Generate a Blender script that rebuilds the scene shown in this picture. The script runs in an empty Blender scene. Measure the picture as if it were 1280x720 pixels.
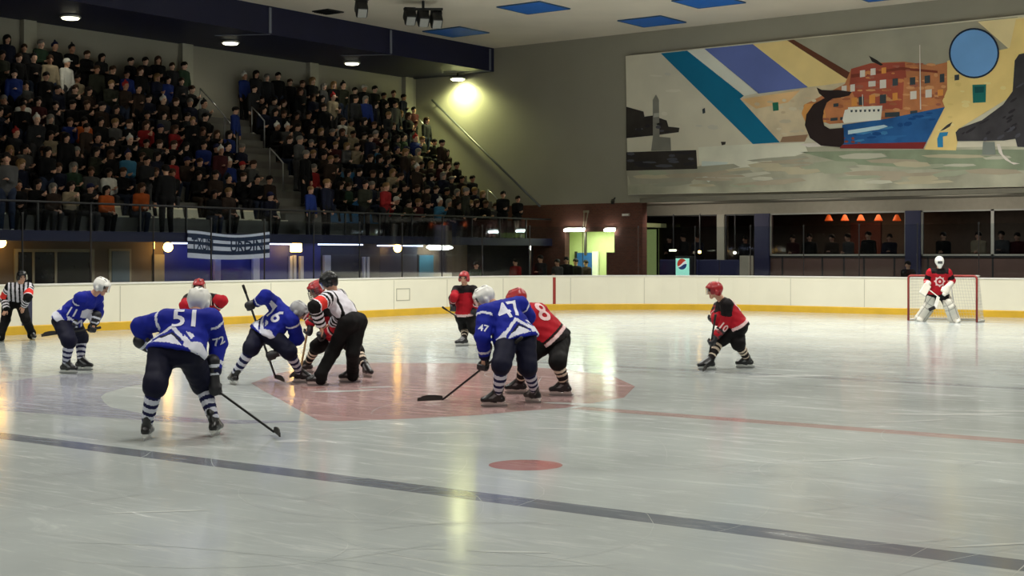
import bpy, bmesh, math, random
import numpy as np
from mathutils import Vector, Matrix
from mathutils.bvhtree import BVHTree
from mathutils.geometry import tessellate_polygon

random.seed(7)
rng = np.random.default_rng(11)
SC = bpy.context.scene
COL = SC.collection
# ------------------------------------------------------------------ frame of reference
FPX, HOR, CAMH = 1806.0, 320.0, 1.75        # focal length in pixels, horizon row, eye height
RT = np.array([.8, .6, 0.]); FW = np.array([-.6, .8, 0.]); UP = np.array([0., 0., 1.])

def at(px, py, d):
    """point of the place seen at picture point (px, py), d metres in front of the camera"""
    return FW * d + RT * ((px - 640) / FPX * d) + np.array([0, 0, CAMH + (HOR - py) / FPX * d])
def on_ice(px, py):
    return at(px, py, FPX * CAMH / (py - HOR))
def on_y(px, py, y):
    return at(px, py, y / (.8 + .6 * (px - 640) / FPX))
def on_x(px, py, x):
    return at(px, py, x / (-.6 + .8 * (px - 640) / FPX))
def V(*a): return np.array(a, float)
def unit(v):
    v = np.asarray(v, float); n = np.linalg.norm(v)
    return v / n if n > 1e-9 else V(0, 0, 1)
def heading(deg):
    """0 = towards picture right, 90 = away from the camera, 180 = left, -90 = towards the camera"""
    a = math.radians(deg)
    return RT * math.cos(a) + FW * math.sin(a)

# ------------------------------------------------------------------ materials
def lin(c):
    return tuple(((x / 255) / 12.92 if x / 255 <= .04045 else ((x / 255 + .055) / 1.055) ** 2.4) for x in c)
MATS = {}
def mat(name, rgb, rough=.6, metal=0., noise=.12, scale=6., emit=None, estr=0., spec=.5, bump=0., coat=0.):
    if name in MATS: return MATS[name]
    m = bpy.data.materials.new(name); m.use_nodes = True
    nt = m.node_tree; b = nt.nodes['Principled BSDF']
    c = lin(rgb)
    b.inputs['Roughness'].default_value = rough; b.inputs['Metallic'].default_value = metal
    b.inputs['Specular IOR Level'].default_value = min(spec, .18) if rough >= .7 else spec
    if coat: b.inputs['Coat Weight'].default_value = coat
    if noise > 0:
        tc = nt.nodes.new('ShaderNodeTexCoord'); n = nt.nodes.new('ShaderNodeTexNoise')
        n.inputs['Scale'].default_value = scale; n.inputs['Detail'].default_value = 4
        r = nt.nodes.new('ShaderNodeMapRange')
        r.inputs['From Min'].default_value = .3; r.inputs['From Max'].default_value = .7
        r.inputs['To Min'].default_value = 1 - noise; r.inputs['To Max'].default_value = 1 + noise
        mx = nt.nodes.new('ShaderNodeVectorMath'); mx.operation = 'SCALE'
        mx.inputs[0].default_value = c
        nt.links.new(tc.outputs['Object'], n.inputs['Vector']); nt.links.new(n.outputs['Fac'], r.inputs['Value'])
        nt.links.new(r.outputs['Result'], mx.inputs['Scale']); nt.links.new(mx.outputs['Vector'], b.inputs['Base Color'])
        if bump:
            bp = nt.nodes.new('ShaderNodeBump'); bp.inputs['Strength'].default_value = bump; bp.inputs['Distance'].default_value = .02
            nt.links.new(n.outputs['Fac'], bp.inputs['Height']); nt.links.new(bp.outputs['Normal'], b.inputs['Normal'])
    else:
        b.inputs['Base Color'].default_value = (*c, 1)
    if emit:
        b.inputs['Emission Color'].default_value = (*lin(emit), 1); b.inputs['Emission Strength'].default_value = estr
    MATS[name] = m
    return m

def ice_mat(name, rgb, tint=1.0):
    """painted ice under a wet, scuffed, glossy skin"""
    m = bpy.data.materials.new(name); m.use_nodes = True; nt = m.node_tree; N = nt.nodes.new; L = nt.links.new
    b = nt.nodes['Principled BSDF']; tc = N('ShaderNodeTexCoord')
    c = lin(rgb)
    n1 = N('ShaderNodeTexNoise'); n1.inputs['Scale'].default_value = .55; n1.inputs['Detail'].default_value = 5
    mp = N('ShaderNodeMapping'); mp.inputs['Rotation'].default_value = (0, 0, .5); mp.inputs['Scale'].default_value = (.5, 3.2, 1)
    n2 = N('ShaderNodeTexNoise'); n2.inputs['Scale'].default_value = 1.2; n2.inputs['Detail'].default_value = 6; n2.inputs['Roughness'].default_value = .7; n2.inputs['Distortion'].default_value = 1.6
    mp3 = N('ShaderNodeMapping'); mp3.inputs['Rotation'].default_value = (0, 0, -.75); mp3.inputs['Scale'].default_value = (.45, 4.2, 1)
    n3 = N('ShaderNodeTexNoise'); n3.inputs['Scale'].default_value = 1.6; n3.inputs['Detail'].default_value = 6; n3.inputs['Roughness'].default_value = .75; n3.inputs['Distortion'].default_value = 2.2
    L(tc.outputs['Object'], n1.inputs['Vector']); L(tc.outputs['Object'], mp.inputs['Vector']); L(mp.outputs['Vector'], n2.inputs['Vector'])
    L(tc.outputs['Object'], mp3.inputs['Vector']); L(mp3.outputs['Vector'], n3.inputs['Vector'])
    def rng_(node, a, b_, lo, hi):
        r = N('ShaderNodeMapRange'); r.inputs['From Min'].default_value = a; r.inputs['From Max'].default_value = b_
        r.inputs['To Min'].default_value = lo; r.inputs['To Max'].default_value = hi
        L(node.outputs['Fac'], r.inputs['Value']); return r
    r1 = rng_(n1, .3, .7, .84, 1.08); s2 = rng_(n2, .54, .76, 0, .6); s3 = rng_(n3, .55, .78, 0, .6)
    sc = N('ShaderNodeVectorMath'); sc.operation = 'SCALE'; sc.inputs[0].default_value = c; L(r1.outputs['Result'], sc.inputs['Scale'])
    ad = N('ShaderNodeMath'); ad.operation = 'ADD'; ad.use_clamp = True; L(s2.outputs['Result'], ad.inputs[0]); L(s3.outputs['Result'], ad.inputs[1])
    mu = N('ShaderNodeMath'); mu.operation = 'MULTIPLY'; mu.inputs[1].default_value = .34; L(ad.outputs[0], mu.inputs[0])
    mx = N('ShaderNodeMix'); mx.data_type = 'RGBA'; L(mu.outputs[0], mx.inputs['Factor'])
    L(sc.outputs['Vector'], mx.inputs['A']); mx.inputs['B'].default_value = (.86, .87, .85, 1)   # shaved snow in the scratches
    L(mx.outputs['Result'], b.inputs['Base Color'])
    rr = N('ShaderNodeMath'); rr.operation = 'MULTIPLY_ADD'; rr.inputs[1].default_value = .28; rr.inputs[2].default_value = ICE_ROUGH
    L(ad.outputs[0], rr.inputs[0]); L(rr.outputs[0], b.inputs['Roughness'])
    b.inputs['IOR'].default_value = 1.31
    n4 = N('ShaderNodeTexNoise'); n4.inputs['Scale'].default_value = 3.; n4.inputs['Detail'].default_value = 3
    L(tc.outputs['Object'], n4.inputs['Vector'])
    bp = N('ShaderNodeBump'); bp.inputs['Strength'].default_value = .05; bp.inputs['Distance'].default_value = .02
    L(n4.outputs['Fac'], bp.inputs['Height']); L(bp.outputs['Normal'], b.inputs['Normal'])
    return m
ICE_ROUGH = .125

def glass_mat(name, tint, gloss=.06):
    m = bpy.data.materials.new(name); m.use_nodes = True; nt = m.node_tree; nt.nodes.clear()
    o = nt.nodes.new('ShaderNodeOutputMaterial'); t = nt.nodes.new('ShaderNodeBsdfTransparent'); g = nt.nodes.new('ShaderNodeBsdfGlossy')
    g.inputs['Roughness'].default_value = .04
    t.inputs['Color'].default_value = (*tint, 1)
    f = nt.nodes.new('ShaderNodeFresnel'); f.inputs['IOR'].default_value = 1.3
    ml = nt.nodes.new('ShaderNodeMath'); ml.operation = 'MULTIPLY'; ml.inputs[1].default_value = gloss * 20; ml.use_clamp = True
    mx = nt.nodes.new('ShaderNodeMixShader')
    nt.links.new(f.outputs[0], ml.inputs[0]); nt.links.new(ml.outputs[0], mx.inputs[0]); nt.links.new(t.outputs[0], mx.inputs[1]); nt.links.new(g.outputs[0], mx.inputs[2])
    nt.links.new(mx.outputs[0], o.inputs[0]); MATS[name] = m
    return m

def brick_mat(name, a, b_, mortar):
    m = bpy.data.materials.new(name); m.use_nodes = True; nt = m.node_tree; b = nt.nodes['Principled BSDF']
    tc = nt.nodes.new('ShaderNodeTexCoord'); mp = nt.nodes.new('ShaderNodeMapping'); mp.inputs['Rotation'].default_value = (math.pi / 2, 0, 0)
    br = nt.nodes.new('ShaderNodeTexBrick'); br.inputs['Scale'].default_value = 4.
    br.inputs['Color1'].default_value = (*lin(a), 1); br.inputs['Color2'].default_value = (*lin(b_), 1); br.inputs['Mortar'].default_value = (*lin(mortar), 1)
    nt.links.new(tc.outputs['Object'], mp.inputs['Vector']); nt.links.new(mp.outputs['Vector'], br.inputs['Vector']); nt.links.new(br.outputs['Color'], b.inputs['Base Color'])
    b.inputs['Roughness'].default_value = .85; MATS[name] = m
    return m

# ------------------------------------------------------------------ mesh helpers
class MB:
    """collects shapes of one mesh object"""
    def __init__(s): s.v = []; s.f = []; s.m = []; s.mats = []; s.smooth = []
    def slot(s, m):
        if m not in s.mats: s.mats.append(m)
        return s.mats.index(m)
    def add(s, verts, faces, m, smooth=False):
        k = s.slot(m); o = len(s.v); s.v.extend([tuple(map(float, x)) for x in verts])
        for f in faces: s.f.append([i + o for i in f]); s.m.append(k); s.smooth.append(smooth)
        return s
    def box(s, lo, hi, m, bev=0.):
        x0, y0, z0 = lo; x1, y1, z1 = hi
        if bev:
            c = V((x0 + x1) / 2, (y0 + y1) / 2, (z0 + z1) / 2)
            return s.obox(c, V(1, 0, 0), V(0, 1, 0), V(0, 0, 1), (x1 - x0) / 2, (y1 - y0) / 2, (z1 - z0) / 2, m, bev)
        v = [(x0, y0, z0), (x1, y0, z0), (x1, y1, z0), (x0, y1, z0), (x0, y0, z1), (x1, y0, z1), (x1, y1, z1), (x0, y1, z1)]
        return s.add(v, [(0, 3, 2, 1), (4, 5, 6, 7), (0, 1, 5, 4), (1, 2, 6, 5), (2, 3, 7, 6), (3, 0, 4, 7)], m)
    def obox(s, c, ax, ay, az, hx, hy, hz, m, bev=0.):
        """oriented box; bev chamfers its edges"""
        bm = bmesh.new(); bmesh.ops.create_cube(bm, size=2.)
        for v in bm.verts: v.co = Vector((v.co.x * hx, v.co.y * hy, v.co.z * hz))
        if bev: bmesh.ops.bevel(bm, geom=list(bm.edges), offset=min(bev, hx * .9, hy * .9, hz * .9), segments=2, affect='EDGES', profile=.5)
        bm.verts.ensure_lookup_table()
        vs = [np.asarray(c) + ax * v.co.x + ay * v.co.y + az * v.co.z for v in bm.verts]
        fs = [[v.index for v in f.verts] for f in bm.faces]; bm.free()
        return s.add(vs, fs, m, False)
    def bar(s, a, b, w, h, m, up=UP, bev=0.):
        a = np.asarray(a, float); b = np.asarray(b, float); d = unit(b - a)
        x = np.cross(d, up); x = unit(x) if np.linalg.norm(x) > 1e-6 else V(1, 0, 0)
        return s.obox((a + b) / 2, d, x, np.cross(x, d), np.linalg.norm(b - a) / 2, w / 2, h / 2, m, bev)
    def tube(s, pts, r, m, n=10, caps=True):
        pts = [np.asarray(p, float) for p in pts]; rs = r if isinstance(r, (list, tuple)) else [r] * len(pts)
        t0 = unit(pts[1] - pts[0]); x = np.cross(t0, V(0, 0, 1))
        x = unit(x) if np.linalg.norm(x) > 1e-3 else V(1, 0, 0)
        vs = []
        for i, p in enumerate(pts):
            t = unit(pts[min(i + 1, len(pts) - 1)] - pts[max(i - 1, 0)])
            x = unit(x - t * np.dot(x, t)); y = np.cross(t, x)
            for k in range(n):
                a = 2 * math.pi * k / n; vs.append(p + (x * math.cos(a) + y * math.sin(a)) * rs[i])
        fs = [(i * n + k, i * n + (k + 1) % n, (i + 1) * n + (k + 1) % n, (i + 1) * n + k) for i in range(len(pts) - 1) for k in range(n)]
        if caps: fs += [tuple(range(n))[::-1], tuple((len(pts) - 1) * n + k for k in range(n))]
        return s.add(vs, fs, m, True)
    def lathe(s, c, prof, m, axis=UP, n=20):
        """profile of (radius, height) turned about axis through c"""
        axis = unit(axis); x = np.cross(axis, V(0, 1, 0)); x = unit(x) if np.linalg.norm(x) > 1e-3 else V(1, 0, 0); y = np.cross(axis, x)
        vs = [np.asarray(c) + axis * h + (x * math.cos(2 * math.pi * k / n) + y * math.sin(2 * math.pi * k / n)) * max(r, 1e-4) for r, h in prof for k in range(n)]
        fs = [(i * n + k, i * n + (k + 1) % n, (i + 1) * n + (k + 1) % n, (i + 1) * n + k) for i in range(len(prof) - 1) for k in range(n)]
        fs += [tuple(range(n))[::-1], tuple((len(prof) - 1) * n + k for k in range(n))]
        return s.add(vs, fs, m, True)
    def poly(s, pts, m):
        """flat filled outline (may be concave)"""
        t = tessellate_polygon([[Vector(p) for p in pts]])
        return s.add(pts, [tuple(f) for f in t], m)
    def build(s, name, parent=None, loc=None):
        me = bpy.data.meshes.new(name); me.from_pydata(s.v, [], s.f)
        for m in s.mats: me.materials.append(m)
        me.polygons.foreach_set('material_index', s.m); me.polygons.foreach_set('use_smooth', s.smooth)
        me.validate(); me.update()
        return link(name, me, parent, loc)

def link(name, me, parent=None, loc=None):
    o = bpy.data.objects.new(name, me); COL.objects.link(o)
    if parent is not None:
        o.parent = parent; o.matrix_parent_inverse = Matrix.Translation(-Vector(parent_origin(parent)))
    if loc is not None: o.location = loc
    return o
def parent_origin(p):
    """parts are modelled in place: only a top-level parent carries an offset"""
    return p.location if p.parent is None else Vector((0, 0, 0))
def tag(o, label, cat, group=None, kind=None):
    o['label'] = label; o['category'] = cat
    if group: o['group'] = group
    if kind: o['kind'] = kind
    return o
def thing(name, label, cat, loc=(0, 0, 0), group=None):
    o = bpy.data.objects.new(name, None); COL.objects.link(o); o.location = [float(x) for x in loc]; o.empty_display_size = .2
    return tag(o, label, cat, group)
def struct(o):
    o['kind'] = 'structure'; return o

# ------------------------------------------------------------------ implicit surfaces (organic shapes)
BIG = 9.
def nets(fld, org, h):
    """surface nets of a sampled field (negative inside)"""
    s = fld < 0
    nx, ny, nz = fld.shape
    corners = [(i, j, k) for i in (0, 1) for j in (0, 1) for k in (0, 1)]
    sl = lambda a, c: a[c[0]:nx - 1 + c[0], c[1]:ny - 1 + c[1], c[2]:nz - 1 + c[2]]
    cnt = sum(sl(s, c).astype(np.int8) for c in corners)
    act = (cnt > 0) & (cnt < 8)
    ids = np.full(act.shape, -1, np.int64); I = np.argwhere(act); ids[act] = np.arange(len(I))
    pos = np.zeros((len(I), 3)); w = np.zeros(len(I))
    for a in corners:
        for ax in range(3):
            if a[ax]: continue
            b = list(a); b[ax] = 1
            fa = fld[I[:, 0] + a[0], I[:, 1] + a[1], I[:, 2] + a[2]]; fb = fld[I[:, 0] + b[0], I[:, 1] + b[1], I[:, 2] + b[2]]
            c = (fa < 0) != (fb < 0)
            t = np.where(c, fa / np.where(c, fa - fb, 1), 0)
            p = np.tile(np.array(a, float), (len(I), 1)); p[:, ax] += t
            pos += p * c[:, None]; w += c
    pos = (I + pos / np.maximum(w, 1)[:, None]) * h + org
    F = []
    for ax in range(3):
        b, c = [x for x in range(3) if x != ax]
        s0 = np.moveaxis(s, (ax, b, c), (0, 1, 2)); q = np.moveaxis(ids, (ax, b, c), (0, 1, 2))
        d0 = s0[:-1, 1:-1, 1:-1]; d1 = s0[1:, 1:-1, 1:-1]
        E = np.argwhere(d0 != d1)
        if not len(E): continue
        x, y, z = E[:, 0], E[:, 1], E[:, 2]
        quad = np.stack([q[x, y, z], q[x, y + 1, z], q[x, y + 1, z + 1], q[x, y, z + 1]], 1)
        inside = d0[x, y, z]
        flip = inside if ax != 1 else ~inside
        quad = np.where(flip[:, None], quad, quad[:, ::-1])
        F.append(quad)
    F = np.concatenate(F) if F else np.zeros((0, 4), int)
    F = F[(F >= 0).all(1)]
    return pos, F

def cap(a, b, ra, rb=None, u=None, su=1., sv=1., op='u', k=None):
    """tapered capsule; u with su, sv gives an oval section: su along u, sv across it"""
    return dict(a=np.asarray(a, float), b=np.asarray(b, float), ra=ra, rb=ra if rb is None else rb, u=None if u is None else np.asarray(u, float), su=su, sv=sv, op=op, k=k)
def blob(prims, h=.012, k=.03, wrinkle=0., wl=.11):
    R = [max(p['ra'], p['rb']) * max(1, p['su'], p['sv']) for p in prims]
    pos = [p for p in prims if p['op'] == 'u']
    lo = np.min([np.minimum(p['a'], p['b']) - max(p['ra'], p['rb']) * max(1, p['su'], p['sv']) for p in pos], 0) - 3 * h - .01
    hi = np.max([np.maximum(p['a'], p['b']) + max(p['ra'], p['rb']) * max(1, p['su'], p['sv']) for p in pos], 0) + 3 * h + .01
    n = np.ceil((hi - lo) / h).astype(int) + 1
    fld = np.full(n, .2)
    ax = [lo[i] + np.arange(n[i]) * h for i in range(3)]
    for p, r in zip(prims, R):
        if p['op'] == 'cut':      # flat trim: removes what lies beyond a in the direction b - a
            nn = unit(p['b'] - p['a']); X, Y, Z = np.meshgrid(*ax, indexing='ij')
            fld = np.maximum(fld, (X - p['a'][0]) * nn[0] + (Y - p['a'][1]) * nn[1] + (Z - p['a'][2]) * nn[2]); continue
        kk = p['k'] if p['k'] is not None else k
        m = r + kk + 2 * h + .02
        i0 = np.maximum(np.floor((np.minimum(p['a'], p['b']) - m - lo) / h).astype(int), 0)
        i1 = np.minimum(np.ceil((np.maximum(p['a'], p['b']) + m - lo) / h).astype(int) + 1, n)
        if (i1 <= i0).any(): continue
        X, Y, Z = np.meshgrid(*[ax[i][i0[i]:i1[i]] for i in range(3)], indexing='ij')
        P = np.stack([X, Y, Z], -1); ab = p['b'] - p['a']; L2 = float(ab @ ab)
        t = np.clip(((P - p['a']) @ ab) / L2, 0, 1) if L2 > 1e-12 else np.zeros(X.shape)
        rad = p['ra'] + t * (p['rb'] - p['ra'])
        v = P - p['a'] - t[..., None] * ab
        if p['u'] is None: d = np.sqrt((v * v).sum(-1)) - rad
        else:
            w = unit(ab) if L2 > 1e-12 else UP
            u = unit(p['u'] - w * (p['u'] @ w)); q = np.cross(w, u)
            vu = (v @ u) / p['su']; vq = (v @ q) / p['sv']; vw = v @ w
            d = (np.sqrt(vu ** 2 + vq ** 2 + vw ** 2) - rad) * min(p['su'], p['sv'], 1.)
        s_ = (slice(i0[0], i1[0]), slice(i0[1], i1[1]), slice(i0[2], i1[2]))
        A = fld[s_]
        if p['op'] == 'u':
            hh = np.maximum(kk - np.abs(A - d), 0) / max(kk, 1e-6); fld[s_] = np.minimum(A, d) - hh * hh * kk / 4
        else:
            fld[s_] = np.maximum(A, -d)
    if wrinkle:
        X, Y, Z = np.meshgrid(*ax, indexing='ij'); w = 2 * math.pi / wl
        fld = fld + wrinkle * (np.sin(w * (X + .6 * Z) + 1.7 * np.sin(w * .6 * Y)) * np.sin(w * (.8 * Y - .7 * Z) + 1.3 * np.sin(w * .5 * X)) + .5 * np.sin(w * (1.3 * Z + .4 * Y)))
    return nets(fld, lo, h)
def organic(name, vf, mats, parent=None, pick=None, loc=None):
    """mesh object of a blob; pick(face centres) -> slot numbers"""
    v, f = vf
    me = bpy.data.meshes.new(name)
    me.vertices.add(len(v)); me.vertices.foreach_set('co', v.astype(np.float32).ravel())
    me.loops.add(len(f) * 4); me.polygons.add(len(f))
    me.polygons.foreach_set('loop_start', np.arange(len(f), dtype=np.int32) * 4)
    me.loops.foreach_set('vertex_index', f.astype(np.int32).ravel())
    me.update(calc_edges=True)
    for m in mats: me.materials.append(m)
    if pick is not None: me.polygons.foreach_set('material_index', pick(v[f].mean(1)).astype(np.int32))
    me.polygons.foreach_set('use_smooth', np.ones(len(f), bool)); me.validate(); me.update()
    return link(name, me, parent, loc)

def text_mesh(txt, size=1.):
    c = bpy.data.curves.new('lettering', 'FONT'); c.body = txt; c.size = size; c.align_x = 'CENTER'; c.align_y = 'CENTER'; c.resolution_u = 3; c.offset = .02 * size
    o = bpy.data.objects.new('lettering', c); COL.objects.link(o)
    dg = bpy.context.evaluated_depsgraph_get(); dg.update()
    me = bpy.data.meshes.new_from_object(o.evaluated_get(dg))
    v = [np.array(x.co) for x in me.vertices]; f = [list(p.vertices) for p in me.polygons]
    bpy.data.objects.remove(o); bpy.data.curves.remove(c); bpy.data.meshes.remove(me)
    return v, f
def fine(v, f, step):
    bm = bmesh.new(); vs = [bm.verts.new(x) for x in v]
    for q in f:
        try: bm.faces.new([vs[i] for i in q])
        except ValueError: pass
    bmesh.ops.triangulate(bm, faces=list(bm.faces))
    for _ in range(4):
        e = [x for x in bm.edges if x.calc_length() > step]
        if not e: break
        bmesh.ops.subdivide_edges(bm, edges=e, cuts=1); bmesh.ops.triangulate(bm, faces=list(bm.faces))
    bm.verts.index_update(); out = [np.array(x.co) for x in bm.verts], [[x.index for x in q.verts] for q in bm.faces]
    bm.free(); return out
def decal(name, v2, f2, surf, org, right, up, m, parent, lift=.006, step=.03):
    """flat shape laid onto a curved garment, following its surface"""
    v2, f2 = fine(v2, f2, step)
    right = unit(right); up = unit(up - right * (up @ right)); n = np.cross(right, up)
    bv = BVHTree.FromPolygons([tuple(x) for x in surf[0]], [tuple(int(i) for i in q) for q in surf[1]])
    out, ok = [], []
    for p in v2:
        q = org + right * p[0] + up * p[1]
        hit = bv.ray_cast(Vector(q + n * .35), Vector(-n), .6)
        ok.append(hit[0] is not None); out.append(np.array(hit[0]) + n * lift if hit[0] is not None else q)
    fs = [f for f in f2 if all(ok[i] for i in f)]
    if not fs: return None
    mb = MB(); mb.add(out, fs, m, True)
    return mb.build(name, parent)
RINK_W = 320.; EXPO = 0.; RECESS_W = 45.
# ================================================================== THE PLACE
concrete = mat('concrete', (112, 110, 104), .8, noise=.1, scale=2.)
ceil_m = mat('ceiling_plaster', (222, 211, 195), .85, noise=.04, scale=.6)
wall_m = mat('wall_plaster', (156, 152, 139), .85, noise=.05, scale=.5)
stone_m = mat('stand_concrete', (100, 98, 93), .85, noise=.12, scale=3.)
navy = mat('navy_paint', (14, 17, 52), .55, noise=.1, scale=1.)
navy2 = mat('navy_column_paint', (24, 27, 66), .55, noise=.1, scale=1.)
dark = mat('dark_metal', (26, 27, 30), .5, noise=.05)
black = mat('black_rubber', (16, 16, 17), .6, noise=.1)
steel = mat('brushed_steel', (176, 178, 180), .28, .9, noise=.05)
greym = mat('grey_metal', (105, 107, 110), .45, .5, noise=.06)
white = mat('white_plastic', (232, 230, 222), .4, noise=.03)
boardw = mat('board_plastic', (233, 229, 208), .35, noise=.035, scale=.8)
seam = mat('board_seam', (180, 176, 160), .6, noise=0)
kick = mat('kick_strip', (214, 172, 48), .4, noise=.1, scale=2.)
brick = brick_mat('brown_brick', (104, 58, 44), (88, 48, 38), (92, 72, 62))
brown = mat('brown_panel', (84, 62, 56), .6, noise=.1, scale=1.5)
beige = mat('beige_frame', (150, 142, 122), .7, noise=.05)
tanw = mat('tan_wall', (112, 98, 84), .8, noise=.1, scale=1.5)
bluew = mat('blue_wall', (44, 52, 128), .6, noise=.15, scale=1.)
slate = mat('slate_wall', (62, 64, 76), .7, noise=.1, scale=1.)
glass = glass_mat('rink_safety_glass', (.86, .9, .92), .045)
wglass = glass_mat('window_glass', (.8, .82, .84), .04)
warm = mat('warm_lamp', (255, 210, 120), .5, noise=0, emit=(255, 190, 95), estr=22.)
coolw = mat('cool_tube', (255, 255, 245), .5, noise=0, emit=(250, 250, 235), estr=30.)
led = mat('led_strip', (230, 230, 255), .5, noise=0, emit=(215, 220, 255), estr=4.)
lampw = mat('lamp_glass', (255, 250, 220), .5, noise=0, emit=(255, 250, 215), estr=5.)
lampy = mat('wall_wash_lamp_glass', (255, 250, 205), .5, noise=0, emit=(250, 255, 190), estr=40.)

# ---- ice and its painted markings: one floor
ice_white = ice_mat('ice', (177, 184, 182)); ice_blue = ice_mat('ice_blue_line', (114, 120, 128)); ice_red = ice_mat('ice_red_paint', (166, 122, 117)); ice_faint = ice_mat('ice_pale_line', (156, 162, 164)); ice_rose = ice_mat('ice_pale_red_line', (172, 150, 146))  # markings mixed paler, the gloss over them put into their colour
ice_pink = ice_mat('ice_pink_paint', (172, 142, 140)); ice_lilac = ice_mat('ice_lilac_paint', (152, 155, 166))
XB, YE, RC = -28., 41.4, 7.        # left boards, end boards, corner radius
def corner(n=24, off=0.):
    cx, cy = XB + RC, YE - RC
    return [(cx - (RC + off) * math.cos(a), cy + (RC + off) * math.sin(a)) for a in np.linspace(0, math.pi / 2, n)]
mb = MB()
mb.add([(x, y, 0) for x, y in [(XB, -18), *corner(), (3., YE), (3., -18)]], [list(range(27))[::-1]], ice_white)
def band(y0, y1, m, z=.0003, x0=XB, x1=3.): mb.add([(x0, y0, z), (x1, y0, z), (x1, y1, z), (x0, y1, z)], [(0, 1, 2, 3)], m)
band(8.12, 8.42, ice_blue); band(19.15, 19.45, ice_faint, x0=-22.); band(13.63, 13.93, ice_rose, x0=-9.4); band(37.73, 37.78, ice_red, x0=-26.8)
def pxpoly(pts, m, z):
    q = []
    for p in pts:
        w = on_ice(*p); q.append((w[0], w[1], z))
    mb.poly(q, m)
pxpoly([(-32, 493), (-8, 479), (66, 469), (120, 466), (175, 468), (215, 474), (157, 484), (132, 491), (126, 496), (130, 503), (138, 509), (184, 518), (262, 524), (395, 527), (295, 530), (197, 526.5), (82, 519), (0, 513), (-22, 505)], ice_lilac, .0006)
pxpoly([(314, 479), (330, 489), (353, 501), (376, 514), (398, 525.5), (422, 526.5), (511, 523.5), (601, 518.6), (650, 514), (706, 510), (780, 497), (794, 483), (767, 470.6), (706, 462), (640, 457), (584, 454), (462, 453.6), (400, 457), (345, 467)], ice_pink, .0006)
def disc(cx, cy, r, m, z, n=40): mb.add([(cx + r * math.cos(2 * math.pi * k / n), cy + r * math.sin(2 * math.pi * k / n), z) for k in range(n)], [list(range(n))], m)
w = on_ice(657, 581.3); disc(w[0], w[1], .31, ice_red, .0006)
disc(-20.3, w[1], .31, ice_red, .0006)
disc(-13.65, 13.78, .15, ice_red, .0009)
g = [(-13.65 + 1.8 * math.cos(a), 37.73 - 1.8 * math.sin(a), .00025) for a in np.linspace(0, math.pi, 24)]
mb.add(g, [list(range(24))[::-1]], ice_mat('ice_crease_paint', (184, 194, 196)))
snow = ice_mat('ice_shaved_snow', (200, 205, 202)); scuff = ice_mat('ice_scuff', (188, 194, 192)); ir = np.random.default_rng(21)
def mark(x, y, a, L_, bend, w_, z, m=None):
    n = 9; P_ = []
    for k in range(n):
        s = k / (n - 1) - .5; th = a + bend * s; c = np.array([x + math.cos(a) * L_ * s - math.sin(a) * bend * L_ * s * s, y + math.sin(a) * L_ * s + math.cos(a) * bend * L_ * s * s]); ww = w_ * (1 - 4 * s * s) ** .5 * ir.uniform(.7, 1.2); nn = np.array([-math.sin(th), math.cos(th)]); P_ += [(*(c - nn * ww), z), (*(c + nn * ww), z)]
    mb.add(P_, [(2 * k, 2 * k + 1, 2 * k + 3, 2 * k + 2)[::-1] for k in range(n - 1)], m or snow)
for k in range(170):        # skate marks
    q = on_ice(ir.uniform(-20, 1300), HOR + 3160 / ir.uniform(8.1, 26)); mark(q[0], q[1], ir.uniform(0, math.pi), ir.uniform(.5, 2.6), ir.uniform(-1.1, 1.1), ir.uniform(.002, .006), 0.0010 + .000003 * k, scuff)
for k, (px, py, L_, w_) in enumerate(((430, 489, .9, .11), (470, 484, .5, .08), (364, 551.5, .34, .10), (722, 505, .9, .09), (1190, 518, 1.6, .10), (1250, 514, .8, .10), (1130, 527, 1.2, .05), (560, 541, .8, .04), (985, 470, 1.4, .16), (1000, 452, .9, .14), (190, 640, .8, .02), (640, 690, .5, .02), (1265, 680, .9, .03), (700, 536, .7, .05), (430, 536, .6, .03), (1050, 575, .8, .03))):
    q = on_ice(px, py); mark(q[0], q[1], ir.uniform(.2, 1.), L_, ir.uniform(-.3, .3), w_, 0.0017 + .000004 * k)
struct(mb.build('floor_ice'))
mb = MB(); mb.box((-45, -20, -.3), (12, 60, -.012), concrete); struct(mb.build('floor_walkway'))

# ---- boards with kick strip and cap
path = [(XB, 6.), *[(XB, y) for y in np.arange(8, YE - RC - .5, 2.)], *corner(20), *[(x, YE) for x in np.arange(XB + RC + 1.5, 3.2, 2.)]]
path = [np.array(p) for p in path]
def normals(pth):
    out = []
    for i in range(len(pth)):
        t = pth[min(i + 1, len(pth) - 1)] - pth[max(i - 1, 0)]; t = t / np.linalg.norm(t); out.append(np.array([-t[1], t[0]]))
    return out
nrm = normals(path)      # pointing off the ice
def sweep(mb, pth, nr, prof, m):
    """closed profile of (outward, height) swept along the rink edge"""
    n = len(prof); vs = [(p[0] + q[0] * a, p[1] + q[1] * a, z) for p, q in zip(pth, nr) for a, z in prof]
    fs = [(i * n + k, i * n + (k + 1) % n, (i + 1) * n + (k + 1) % n, (i + 1) * n + k) for i in range(len(pth) - 1) for k in range(n)]
    fs += [tuple(range(n))[::-1], tuple((len(pth) - 1) * n + k for k in range(n))]
    mb.add(vs, fs, m)
boards = thing('rink_boards', 'cream white rink boards with yellow kick strip running round the far ice edge', 'rink boards', (XB, 20, 0))
mb = MB(); sweep(mb, path, nrm, [(0, .0), (.0, 1.09), (.1, 1.09), (.1, .0)], boardw)
cum = [0.]
for i in range(1, len(path)): cum.append(cum[-1] + np.linalg.norm(path[i] - path[i - 1]))
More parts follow.
